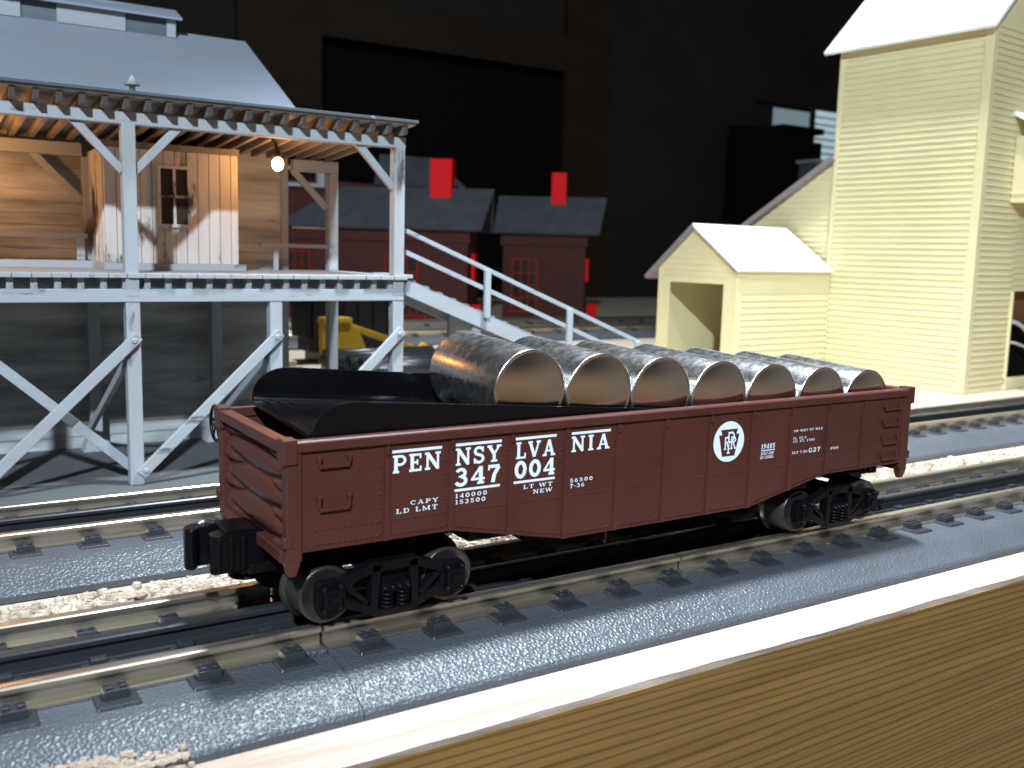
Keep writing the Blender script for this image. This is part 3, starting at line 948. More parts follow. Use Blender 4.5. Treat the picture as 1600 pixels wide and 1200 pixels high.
# lettering
YF = F0
lt = None
def lbar(x0, x1, z1, z0):
    lt.add([(x0, YF - .055, z0), (x1, YF - .055, z0), (x1, YF - .055, z1), (x0, YF - .055, z1)], [(0, 1, 2, 3)])
LETTERING = [
    # blocks of lettering: bars (x0, x1, z1, z0) and texts (string, x0, x1, ztop, zbot, slant, gap, bold)
    ([(-81.4, -68.7, 40.75, 40.1)], [("PEN", -81.5, -68.8, 39.55, 35.4, 0, .08, 1)]),
    ([], [("CAPY", -76.8, -69.4, 28.6, 27.6, 0, .16, 1), ("LD LMT", -80.4, -69.6, 27.0, 25.9, 0, .16, 1)]),
    ([(-65.0, -52.3, 40.9, 40.25), (-65.4, -52.6, 29.95, 29.35)], [("NSY", -65.1, -52.3, 39.75, 35.6, 0, .08, 1), ("347", -65.3, -52.5, 34.9, 30.6, 0, .08, 1.14),
        ("140000", -65.0, -56.1, 28.8, 27.75, 0, .2, 1), ("153500", -65.0, -56.5, 27.3, 26.25, 0, .2, 1)]),
    ([(-48.3, -36.1, 40.95, 40.3), (-48.6, -36.3, 30.05, 29.45)], [("LVA", -48.3, -36.3, 39.75, 35.6, 0, .08, 1), ("004", -48.6, -36.2, 35.0, 30.7, 0, .08, 1.14),
        ("LT WT", -45.8, -36.9, 28.9, 27.85, 0, .16, 1), ("NEW", -42.8, -36.9, 27.4, 26.35, 0, .12, 1)]),
    ([(-31.4, -18.9, 40.95, 40.3)], [("NIA", -31.5, -19.0, 39.85, 35.8, 0, .14, 1)]),
    ([], [("56500", -31.6, -24.2, 28.95, 27.95, 0, .2, 1), ("7-36", -31.6, -26.8, 27.55, 26.5, 0, .16, 1)]),
    ([(37.4, 43.2, 30.12, 29.85)], [("19485", 37.3, 43.2, 31.95, 30.45, .12, .08, 1), ("BUILT 2001", 37.4, 42.8, 29.5, 28.65, .12, .08, 1), ("BY LIONEL", 37.2, 42.8, 28.35, 27.5, .12, .08, 1)]),
    ([], [("1W WRT ST WLS", 50.9, 63.9, 35.1, 34.4, 0, .08, 1)]),
    ([], [("IL. 52-6", 50.9, 56.8, 32.9, 32.2, 0, .08, 1), ("CU. FT. 1785", 50.8, 60.6, 31.9, 31.2, 0, .08, 1)]),
    ([], [("BLT 7-36", 50.6, 57.6, 28.5, 27.75, 0, .08, 1), ("G27", 58.0, 63.4, 29.0, 27.6, 0, .08, 1)]),
    ([], [("PRR", 68.1, 71.9, 28.4, 27.65, 0, .08, 1)]),
]
for bars_, texts_ in LETTERING:
    lt = MB()
    for b_ in bars_:
        lbar(*b_)
    for t_, a_, b_, c_, d_, sl_, gp_, bo_ in texts_:
        text(lt, t_, a_, b_, c_, d_, YF, sl_, gp_, bo_)
    car.part("lettering", lt, "letter", side)
# emblem: white disc, keystone, interlaced monogram
ec, ez = 24.1, 33.9
em = MB()
n = 56
ring = [(ec + 6.0 * math.cos(2 * math.pi * k / n), YF - .06, ez + 5.85 * math.sin(2 * math.pi * k / n)) for k in range(n)]
em.add(ring, [tuple(range(n))])
emb = car.part("emblem", em, "letter", side)
ky = MB()
key = [(-3.35, 3.55), (3.35, 3.55), (2.75, 2.1), (4.0, 2.0), (2.45, -4.25), (-2.45, -4.25), (-4.0, 2.0), (-2.75, 2.1)]
ky.add([(ec + a, YF - .09, ez + b) for a, b in key], [tuple(range(8))])
car.part("keystone", ky, "brown2", side)
mg = MB()
def mono(pts, wd, k):
    ribbon(mg, pts, wd, k, lambda a, b: (ec + a, ez + b), YF - .07)
mono([(-.15, -3.3), (-.15, 2.55), (1.0, 2.55)] + arc(1.0, 1.35, .95, 1.2, 90, -60, 8) + [(-.6, -.75)], .5, 0)
mono([(-.75, -3.3), (.45, -3.3)], .38, 1)
for q, xx in ((2, -1.45), (5, 1.0)):
    mono([(xx, -2.1), (xx, 1.2), (xx + .75, 1.2)] + arc(xx + .75, .5, .75, .7, 90, -90, 8) + [(xx, -.2)], .46, q)
    mono([(xx + .5, -.2), (xx + 1.45, -2.1)], .46, q + 1)
    mono([(xx - .45, -2.1), (xx + .45, -2.1)], .36, q + 2)
    mono([(xx + 1.05, -2.1), (xx + 1.85, -2.1)], .36, q + 2)
car.part("monogram", mg, "letter", side)

# ---------------------------------------------------------------- load: black tray and metal cylinders
TIL = math.radians(4.75)
TX0, TX1 = -99.5, 99.0
tray_z = 45.2
def trz(x): return tray_z - math.tan(TIL) * (x - TX0)
tray = MB()
ya, yb, th = 4.0, 46.8, 0.9
Lt = (TX1 - TX0) / math.cos(TIL)
def wall_outline(H):
    R1 = 9.0
    pts = [(0.6, 0.0)]
    pts += [(0.6 + R1 - R1 * math.cos(math.radians(a)), H - 7.0 + 7.0 * math.sin(math.radians(a))) for a in range(0, 91, 10)]
    pts += [(Lt - .6 - R1 + R1 * math.cos(math.radians(a)), H - 7.0 + 7.0 * math.sin(math.radians(a))) for a in range(90, -1, -10)]
    pts += [(Lt - .6, 0.0)]
    return pts
tt = Thing("load_tray", (TX0, CY, tray_z), "glossy black plastic tray tilted inside the gondola, carrying the metal cylinders", "tray")
ROLL = math.radians(2.9)
tt.o.rotation_mode = 'YXZ'
tt.o.rotation_euler = (ROLL, TIL, 0)
tf = MB().prism([(ya - CY + .9, th), (ya - CY + .9, 0), (yb - CY - .9, 0), (yb - CY - .9, th)], 'yz', 0, Lt)
for k in range(3):
    tf.box(3.0 + k * 3.2, 3.6 + k * 3.2, ya - CY + 1.5, yb - CY - 1.5, th, th + .18)
tt.part("tray_floor", tf, "tray", local=True)
for (y0, y1, hh) in ((ya - CY, ya - CY + .89, 8.6), (yb - CY - .89, yb - CY, 9.4)):
    tt.part("tray_side", MB().prism(wall_outline(hh), 'xz', y0, y1), "tray", local=True, bevel=0.25)
# fillet between floor and far side
tt.part("tray_fillet", MB().prism([(yb - CY - .9, th + .01), (yb - CY - .9, 2.6), (yb - CY - 1.2, 1.75), (yb - CY - 1.8, 1.2), (yb - CY - 2.6, th + .01)], 'yz', .8, Lt - .8)
        .prism([(ya - CY + .9, th + .01), (ya - CY + .9, 2.6), (ya - CY + 1.2, 1.75), (ya - CY + 1.8, 1.2), (ya - CY + 2.6, th + .01)], 'yz', .8, Lt - .8), "tray", local=True)
CR = 10.75
cyl_labels = ["leftmost metal cylinder, beside the empty end of the black tray, orange glint along it",
              "second metal cylinder from the left in the gondola, just above the letters NIA",
              "third metal cylinder from the left in the gondola",
              "middle metal cylinder of the seven in the gondola, above the round emblem",
              "third metal cylinder from the right end of the gondola",
              "second metal cylinder from the right end of the gondola",
              "last metal cylinder at the far right end of the gondola"]
P0 = None
for i in range(7):
    x = -40.4 + 21.95 * i
    z = trz(x) + th / math.cos(TIL) + CR / math.cos(TIL) - .15
    z += .2
    if P0 is None:
        r = CR
        ln = 17.2
        t = Thing("metal_cylinder", (x, CY - 1.6, z), cyl_labels[0], "metal cylinder", "metal cylinders in the gondola")
        t.part("shell", MB().lathe([(r - .75, -ln + .02), (r - .3, -ln), (r - .08, -ln + .2), (r, -ln + .55), (r, ln - .55), (r - .08, ln - .2), (r - .3, ln), (r - .75, ln - .02)], (0, 0, 0), 'y', 64), "nickel", local=True)
        for s in (-1, 1):
            prof = [(r - .74, s * (ln - .02)), (r - .9, s * (ln - .10))] + [((r - 1.0) * math.cos(a * math.pi / 20), s * (ln - .10 + .95 * math.sin(a * math.pi / 20) ** 2)) for a in range(0, 11)]
            e = MB().lathe(prof, (0, 0, 0), 'y', 64)
            e.sm = [True] * len(e.sm)
            t.part("end_cap", e, "nickel_end", local=True)
        P0 = t.o
        P0.rotation_mode = 'YXZ'
        P0.rotation_euler = (ROLL, 0, 0)
    else:
        o = copy_tree(P0)
        o.location = Vector((x, CY - 1.6 + (0.3, -.2, .25, -.1, .2, -.3, 0)[i], z)) * S
        o.rotation_euler = (ROLL, 1.1 * i, 0)
        o["label"] = cyl_labels[i]

# ---------------------------------------------------------------- grey timber station on stilts
st = Thing("timber_station", (-90, 300, -13), "weathered grey timber station on braced stilts with a canopy and cupola roof", "building")
XL = -232
FY, BYY = 218.0, 299.0
for x in (-151.5, -93, -34, 24.5):
    st.part("post", MB().box(x - 2.75, x + 2.75, FY - 2.6, FY + 2.6, -13, 61.9), "wz", bevel=.3)
for x in (-210, -93, 24.5):
    st.part("post", MB().box(x - 2.6, x + 2.6, FY - 2.9, FY + 2.4, 64.2, 131.9), "wz", bevel=.3)
for x in (-153, -95, -37.5, 24.5):
    st.part("post", MB().box(x - 2.6, x + 2.6, BYY - 5.2, BYY, -9, 61.9), "wz", bevel=.3)
    st.part("footing", MB().frustum((x, BYY - 2.6), 6.5, 5.5, 3.4, 3.4, -13.02, -5), "wz")
for x, z0 in ((-95, 77.2), (24.5, 73.6), (-212, 77.2)):
    st.part("post", MB().box(x - 2.6, x + 2.6, BYY - 5.2, BYY, z0, 124), "wz", bevel=.3)
st.part("deck_beam", MB().box(XL, 27.2, FY - 2.8, FY + 2.8, 62, 67.2), "wx", bevel=.25)
st.part("deck_beam", MB().box(XL, 27.2, BYY - 5.4, BYY - .2, 62, 67.2), "wx", bevel=.25)
jm = None
x = 21.0
while x > XL:
    m = MB().box(-1.15, 1.15, FY - 1.2 - 258, 297 - 258, 67.25 - 69.5, 71.6 - 69.5)
    if jm is None:
        jm = m.build("joist", "wy", st.o)
        jm.location = ((x + 90) * S, (258 - 300) * S, (69.5 + 13) * S)
    else:
        c = jm.copy(); COL.objects.link(c)
        c.location = ((x + 90) * S, (258 - 300) * S, (69.5 + 13) * S)
    x -= 8.3
dk = MB()
x = XL
rr = random.Random(4)
while x < 27.5:
    e = rr.uniform(-.5, .5)
    dk.box(x, x + 6.6, 213.8 + e, 303, 71.65, 73.45 + rr.uniform(-.06, .06))
    x += 6.85
st.part("deck", dk, "wy", bevel=.15)
# canopy
st.part("canopy_beam", MB().box(XL, 27.4, FY - 2.7, FY + 2.6, 131.4, 136.3), "wx", bevel=.25)
ck = MB()   # teeth of the beam between the rafters
x = 24.0
xs_r = []
while x > XL:
    xs_r.append(x)
    x -= 7.9
RZ0, RZ1 = 136.0, 130.4
rf = None
for x in xs_r:
    m = MB()
    y0, y1 = 208.6, 303.0
    vs = []
    for y, z in ((y0, RZ0 + 1.1), (y1, RZ1 - .0)):
        vs += [(-1.0, y - 250, z - 140), (1.0, y - 250, z - 140), (1.0, y - 250, z - 140 + 3.8), (-1.0, y - 250, z - 140 + 3.8)]
    m.add(vs, [(0, 1, 2, 3), (7, 6, 5, 4), (0, 4, 5, 1), (1, 5, 6, 2), (2, 6, 7, 3), (3, 7, 4, 0)])
    if rf is None:
        rf = m.build("rafter", "rafter", st.o)
        rf.data.materials.append(MAT["rafterend"])
        for p_ in rf.data.polygons:
            if p_.normal.y < -0.9: p_.material_index = 1
        rf.location = ((x + 90) * S, (250 - 300) * S, (140 + 13) * S)
    else:
        c = rf.copy(); COL.objects.link(c)
        c.location = ((x + 90) * S, (250 - 300) * S, (140 + 13) * S)
cz = lambda y: RZ0 + 1.1 + 3.85 + (RZ1 - RZ0 - 1.1) * (y - 208.6) / 94.4
def slab(mb, x0, x1, ya_, yb_, za, zb, t):
    return mb.add([(x0, ya_, za), (x1, ya_, za), (x1, yb_, zb), (x0, yb_, zb), (x0, ya_, za + t), (x1, ya_, za + t), (x1, yb_, zb + t), (x0, yb_, zb + t)],
                  [(0, 3, 2, 1), (4, 5, 6, 7), (0, 1, 5, 4), (1, 2, 6, 5), (2, 3, 7, 6), (3, 0, 4, 7)])
st.part("canopy_ceiling", slab(MB(), XL, 28.5, 207.6, 303, cz(207.6), cz(303), .7), "ceil")
st.part("canopy_roof", slab(MB(), XL, 29.5, 206.3, 303.2, cz(206.3) + .72, cz(303.2) + .72, 1.3), "roofedge", bevel=.2)
st.part("back_beam", MB().box(XL, -97.7, BYY - 5, BYY - .4, 124.1, 130), "wx", bevel=.25)
st.part("back_beam", MB().box(2.6, 27.2, BYY - 5, BYY - .4, 124.1, 130), "wx", bevel=.25)
def brace(p, q, wd=3.2, th=2.4, m="wz", bolts=False):
    mb = MB().bar(p, q, th, wd, (0, 0, 1))
    if bolts:
        for e, o in ((p, q), (q, p)):
            d = (Vector(o) - Vector(e)).normalized() * 2.6
            c = Vector(e) + d
            mb.lathe([(0, -2.0), (.9, -2.0), (1.1, -1.5), (1.1, 0)], c, 'y', 12)
    st.part("brace", mb, m, bevel=.2)
for x, ds in ((-93, (-1, 1)), (24.5, (-1,)), (-210, (1,))):
    for d in ds:
        brace((x + d * 2.2, FY, 113.5), (x + d * 20, FY, 132.4))
brace((-98, BYY - 2.6, 104), (-118, BYY - 2.6, 124.6))
brace((21.5, BYY - 2.6, 106), (3, BYY - 2.6, 124.8))
for a, b in ((-151.5, -93), (-93, -34), (-34, 24.5), (-210, -151.5)):
    brace((a + 1, FY - 3.9, -8.5), (b + 1.5, FY - 3.9, 48.5), 4.3, 2.2, "wx", True)
    if a < -100:
        brace((a - 1, FY + 4.0, 48), (b - .5, FY + 4.0, -7), 4.0, 2.2, "wx")
for x in (-93, -34, 24.5):
    brace((x - 2, FY + 3.5, 37), (x - 6, BYY - 6, -4), 3.4, 2.2, "wy")
    brace((x, FY + 2.7, 60.5), (x, FY + 12, 50), 3, 3, "wy") if False else None
# walls
ws = MB()
clapboard(ws, XL, 2.0, 304.0, -13, 66.5, 5.6, .8)
st.part("lower_wall", ws, "siding")
ws = MB()
clapboard(ws, XL, 2.0, 304.0, 66.6, 140, 5.2, .7)
st.part("upper_wall", ws, "siding")
ws = MB()
clapboard(ws, 305.3, 470, 2.0, -13, 140, 5.4, .7, axis='y', out=1)
# clapboard with axis 'y' builds in the x-z plane; turn it to the y-z plane
ws.v = [(z_[0], z_[1], z_[2]) for z_ in ws.v]
st.part("corner_board", MB().box(-.9, 2.9, 302.6, 305.2, -13, 139.6), "wz", bevel=.2)
st.part("end_wall", MB().box(1.0, 2.3, 305.3, 475, -13, 139).prism([(305.3, 139), (475, 139), (390, 200)], 'yz', 1.0, 2.3), "siding")
# ticket office box of upright planks
ob = MB()
x = -94.4
rr = random.Random(9)
while x < -37:
    wv_ = 5.0
    ob.box(x, min(x + wv_ - .28, -36.2), 261 + rr.uniform(0, .25), 262.6, 76.6, 126.4)
    x += wv_
ob.box(-94.3, -36.3, 262.7, 263.6, 76.6, 126.3)
st.part("office_wall", ob, "plank", bevel=.12)
ob = MB()
y = 264.0
while y < 303:
    ob.box(-95.0 + rr.uniform(0, .25), -93.6, y, min(y + 4.8, 303), 76.6, 126.4)
    y += 5.05
st.part("office_wall", ob, "plank", bevel=.12)
st.part("office_wall", MB().box(-37.6, -36.2, 263.7, 303, 76.6, 126.4), "plank")
st.part("sill_step", MB().box(XL, -93, 286, 303.2, 73.5, 76.9).box(-96, -34, 256.5, 303.0, 73.55, 76.55), "wx", bevel=.2)
st.part("eave_plate", MB().box(-95.5, -35.5, 260.6, 263.9, 126.5, 129.2), "rafter")
wn = MB()
for (a, b, c, d) in ((-72.2, -71.0, 92.8, 120.0), (-59.3, -58.1, 92.8, 120.0), (-71, -59.3, 118.6, 120), (-71, -59.3, 92.8, 94.2), (-65.7, -64.5, 94.2, 118.6), (-71, -65.7, 105.8, 107), (-64.5, -59.3, 105.8, 107)):
    wn.box(a, b, 259.9, 260.95, c, d)
wf = st.part("window", wn, "plank")
st.part("pane", MB().box(-71, -59.3, 260.55, 260.9, 94.2, 118.6), "pane", wf)
# railings at the back of the platform
rl = MB()
rl.bar((-16, BYY - 8, 86), (24, BYY - 8, 86), 1.7, 1.9).bar((3, BYY - 2, 95.5), (24, BYY - 2, 95.5), 1.2, 1.2).bar((-8, BYY - 8, 73.5), (-8, BYY - 8, 85.2), 2.4, 1.4, (0, 1, 0))
st.part("railing", rl, "wx")
rl = MB()
rl.bar((XL, BYY - 8, 88), (-97, BYY - 8, 88), 1.7, 2.2)
for x in (-135, -100):
    rl.bar((x, BYY - 8, 77), (x, BYY - 8, 87), 3.4, 1.4, (0, 1, 0))
st.part("railing", rl, "wx")
# main roof, cupola
rp = lambda y: 156 + (y - 304) * .56
st.part("roof", slab(slab(MB(), XL, 8.5, 279, 390, rp(279) - 1.6, rp(390) - 1.6, 1.6), XL, 8.5, 390.1, 500, rp(390) - 1.6, rp(390) - 1.6 - 61, 1.6), "slate")
st.part("cupola_wall", MB().box(XL, -34.5, 380.5, 399.5, 195, 208.2), "darkslot")
for x0_, x1_ in ((-160, -111), (-94, -60), (-38.4, -33.6)):
    st.part("shutter", MB().box(x0_, x1_, 379.2, 380.4, 198.6, 208.1), "wx", bevel=.15)
st.part("cupola_roof", slab(slab(MB(), XL, -31, 375.5, 390, 207.6, 214.4, 1.4), XL, -31, 390.05, 404.5, 214.4, 207.6, 1.4), "slate")
st.part("roof_vent", MB().lathe([(0, -2), (1.1, -2), (1.1, 4.0), (3.0, 4.0), (0, 8.2)], (-91.0, 216, cz(216) + 2.0), 'z', 14), "wz")
# ramp with cleats and handrail
RS = (74.0 - 39.0) / (27.8 - 117.5)
rz = lambda x: 72.6 + RS * (x - 28.6)
XE = 28.6 + 85 / .39
rm = MB()
def slope_slab(mb, x0, x1, y0, y1, dz0, dz1):
    return mb.add([(x0, y0, rz(x0) + dz0), (x1, y0, rz(x1) + dz0), (x1, y1, rz(x1) + dz0), (x0, y1, rz(x0) + dz0), (x0, y0, rz(x0) + dz1), (x1, y0, rz(x1) + dz1), (x1, y1, rz(x1) + dz1), (x0, y1, rz(x0) + dz1)],
                  [(0, 3, 2, 1), (4, 5, 6, 7), (0, 1, 5, 4), (1, 2, 6, 5), (2, 3, 7, 6), (3, 0, 4, 7)])
slope_slab(rm, 28.6, XE, 217.5, 246, -1.8, 0)
st.part("ramp", rm, "wx")
cl = MB()
x = 33
while x < XE - 4:
    slope_slab(cl, x, x + 1.6, 218, 246.6, .02, .75)
    x += 7.4
st.part("ramp_cleats", cl, "wy")
st.part("ramp_stringer", slope_slab(MB(), 28.6, XE - 12, 215.2, 217.4, -8.2, -1.0), "wx")
st.part("ramp_stringer", slope_slab(MB(), 28.6, XE - 12, 246.1, 248.0, -8.2, -1.0), "wx")
hr = MB()
slope_slab(hr, 28.0, XE - 20, 214.0, 216.4, 20.3, 22.3)
st.part("handrail", hr, "wx")
hr = MB()
slope_slab(hr, 28.0, XE - 20, 214.4, 215.6, 10.4, 12.6)
st.part("handrail", hr, "wx")
for x in (71.2, 121.5, 168.0):
    st.part("rail_post", MB().box(x - 1.6, x + 1.6, 212.0, 213.9, rz(x) - 2.5, rz(x) + 21.0), "wz", bevel=.2)
for x, y in ((68.5, 219), (68.5, 243), (117, 219), (117, 243)):
    st.part("ramp_leg", MB().box(x - 2.2, x + 2.2, y - 1.5, y + 1.5, -13, rz(x) - 2.0), "wz", bevel=.2)
st.part("ramp_landing", MB().box(25.5, 31, 213.5, 247, 72.3, 74.0), "wx", bevel=.2)

# bare bulbs under the canopy
def bulb(x, y, ztop, zb, label, glow="bulb"):
    t = Thing("hanging_bulb", (x, y, ztop), label, "light bulb", "bulbs hanging under the canopy")
    t.part("cord", MB().tube([(x - 2.4, y, ztop), (x - 2.0, y, ztop - 4), (x - 1.1, y, zb + 10), (x - .4, y, zb + 6)], [1.1, .8, .9, 1.0], 10), "cord")
    t.part("socket", MB().lathe([(0, 6.6), (1.2, 6.6), (1.6, 4.6), (1.6, 2.8), (0, 2.8)], (x, y, zb), 'z', 14), "cord")
    t.part("glass", MB().sphere((x, y, zb), 2.5, 16, 12, (1, 1, 1.15)), glow)
bulb(-23.0, 244, 136.5, 122.6, "glowing bare bulb hanging under the canopy right of the office")
bulb(-146.5, 262, 134.0, 121.0, "glowing bare bulb hanging at the left edge of the frame", "bulb2")

# ---------------------------------------------------------------- cream grain elevator
EK = (512.2, 237.5, -13.0)
el = Thing("grain_elevator", EK, "tall cream clapboard grain elevator with white roof and a low shed at its foot", "building", rotz=math.radians(4.0))
def ep(name, mb, m, bevel=0.0, parent=None):
    return el.part(name, mb, m, parent, bevel, local=True)
TW, TD, TH = 128.0, 118.0, 278.0
w1 = MB(); n0 = len(w1.v)
# wide face looks towards -x: clapboards run along y
def clap_y(mb, y0, y1, x, z0, z1, step, lip, out=-1, thick=1.2, zcut=None):
    n = max(1, int(round((z1 - z0) / step)))
    h = (z1 - z0) / n
    for k in range(n):
        a, b = z0 + k * h, z0 + (k + 1) * h
        poly = [(x - out * thick, a), (x + out * lip, a), (x + out * lip, a + h * .16), (x + out * .1 * lip, b), (x - out * thick, b)]
        yy0, yy1 = y0, y1
        if zcut: yy1 = min(y1, zcut(b))
        if yy1 > yy0: mb.prism(poly, 'xz', yy0, yy1)
    return mb
ep("tower_wall", clap_y(MB(), 5.6, TW - 3.6, 0, 0, TH - 2, 4.75, 0.95), "cream")
w2 = MB()
clapboard(w2, 5.2, 58.8, 0, 0, TH - 2, 4.75, 1.15)
clapboard(w2, 58.8, TD, 0, 78, TH - 2, 4.75, 1.0)
w2.prism([(0, TH - 2), (TD, TH - 2), (TD / 2, TH + 60)], 'xz', 0, 1.5)
ep("tower_wall", w2, "cream")
ep("tower_wall", MB().box(TD - 1.5, TD, 0, TW, 0, TH - 2).box(1.6, TD - 2, TW - 1.5, TW, 0, TH - 2), "cream")
ep("corner_trim", MB().box(-1.5, 5.1, -1.5, 5.5, 0, TH - 1), "cream", .3)
ep("corner_trim", MB().box(-1.5, 1.2, TW - 3.5, TW + .3, 0, TH - 1), "cream", .3)
def rslab(mb, pts, t=2.0):
    """sheet through four points, thickened downwards"""
    vs = [Vector(p) for p in pts]
    nrm = (vs[1] - vs[0]).cross(vs[3] - vs[0]).normalized()
    if nrm.z < 0: nrm = -nrm
    lo = [v - nrm * t for v in vs]
    return mb.add(vs + lo, [(0, 1, 2, 3), (7, 6, 5, 4), (0, 4, 5, 1), (1, 5, 6, 2), (2, 6, 7, 3), (3, 7, 4, 0)])
RK = TH + 60
OV = 11.0
ep("roof", rslab(rslab(MB(), [(-OV, -6.5, TH + 2 - OV * .95), (TD / 2, -6.5, RK), (TD / 2, TW + 10, RK), (-OV, TW + 10, TH + 2 - OV * .95)], 2.6),
                 [(TD / 2 + .05, -6.5, RK), (TD + OV, -6.5, TH + 2 - OV * .95), (TD + OV, TW + 10, TH + 2 - OV * .95), (TD / 2 + .05, TW + 10, RK)], 2.6), "whiteroof")
# lean-to annex behind the shed
ax = clap_y(MB(), TW + .4, 218, 3.0, 0, 186, 4.75, .8, zcut=lambda z: TW + (183.5 - z) / .614)
ax.prism([(TW + .4, 0), (TW + 88, 0), (TW + 88, 186 - 88 * .614), (TW + .4, 185)], "yz", 3.4, 5.0)
ep("annex_wall", ax, "cream")
ep("annex_roof", rslab(MB(), [(-5, TW + .5, 186), (-5, TW + 96, 186 - 95.5 * .614), (60, TW + 96, 186 - 95.5 * .614), (60, TW + .5, 186)], 4.6), "greyroof")
# low shed
SX0, SX1, SY0, SY1 = -119.0, -1.7, 124.4, 210.8
SE_, SA = 91.0, 124.0
sw = MB()
clapboard(sw, SX0 + 5, SX1, SY0, 0, 70, 4.9, .9)
sw.box(SX0 + 1.2, SX1, SY0 - .5, SY0 + 1.1, 70.05, SE_)
ep("shed_wall", sw, "cream")
ep("shed_wall", MB().box(SX0 + 1.2, SX1, SY1 - 1.5, SY1, 0, SE_), "cream")
DY0, DY1, DZ = 138.4, 198.0, 77.5
ap = (SY0 + SY1) / 2 + 3.5
fr = MB()
fr.prism([(SY0, 0), (DY0, 0), (DY0, DZ), (SY0, DZ)], 'yz', SX0, SX0 + 1.6)
fr.prism([(DY1, 0), (SY1, 0), (SY1, DZ), (DY1, DZ)], 'yz', SX0, SX0 + 1.6)
fr.prism([(SY0, DZ + .01), (SY1, DZ + .01), (SY1, SE_), (ap, SA), (SY0, SE_)], 'yz', SX0, SX0 + 1.6)
for k in range(9):
    z = DZ + 5 + k * 4.7
    half = 1.0
    if z < SE_:
        a, b = SY0 + 4, SY1 - 2
    else:
        f = (SA - z) / (SA - SE_)
        a, b = ap - (ap - SY0) * f + 2, ap + (SY1 - ap) * f - 2
    if b > a: fr.box(SX0 - .35, SX0 + .05, a, b, z, z + .8)
ep("shed_front", fr, "cream")
ep("shed_corner_trim", MB().box(SX0 - .8, SX0 + 4.9, SY0 - .9, SY0 + 3, 0, SE_ - .2), "cream", .2)
ep("shed_floor", MB().box(SX0 + 2, SX1, SY0 + 1.5, SY1 - 1.6, 0.3, 1.2), "cream")
sl = (SA - SE_) / (ap - SY0)
sl2 = (SA - SE_) / (SY1 - ap)
ep("shed_roof", rslab(MB(), [(SX0 - 4.5, SY0 - 4.5, SE_ + 1.6 - 4.5 * sl), (SX1, SY0 - 4.5, SE_ + 1.6 - 4.5 * sl), (SX1 - 2, ap, SA + 1.6), (SX0 - 4.5, ap, SA + 1.6)], 1.8), "whiteroof")
ep("shed_roof", rslab(MB(), [(SX0 - 4.5, ap + .05, SA + 1.55), (SX1 - 2, ap + .05, SA + 1.55), (SX1, SY1 + 13, SE_ + 1.6 - 13 * sl2), (SX0 - 4.5, SY1 + 13, SE_ + 1.6 - 13 * sl2)], 3.4), "greyroof")
# bay, awning, loading opening on the narrow face
ep("bay", MB().box(44, TD - 6, -15, -1.2, 146, 196).box(43.3, TD - 5, -15.8, -1.2, 146.1, 149).box(43.3, TD - 5, -15.6, -1.2, 152, 154), "cream", .2)
ep("bay_roof", rslab(MB(), [(38, -20, 203), (TD, -20, 203), (TD, -1.3, 214), (38, -1.3, 214)], 2.2), "whiteroof")
ep("opening_frame", MB().box(59.0, 61.2, -2.6, -.2, 3.0, 78.0).box(59.0, TD - 4, -3.2, -.2, 0, 9.0), "cream", .3)
ep("opening_interior", MB().box(61.4, TD - 4, 9.0, 10, 9, 77.5).box(TD - 5.5, TD - 4.2, -.5, 9, 9, 77.5), "brownroom")
ep("hopper", MB().box(72, 106, 1.0, 8.5, 9, 50), "void")
ep("hose", MB().tube([(61, 1, 54.6), (66, -4, 53.2), (71, -7, 49.8), (77, -9, 44.0), (85, -9, 35), (94, -8, 25)], 1.7, 12), "hose")
ep("hose", MB().tube([(61, .5, 37.8), (67, -4, 37.0), (74, -7, 34.6), (82, -9, 31), (94, -9, 26)], 1.2, 12), "hose")

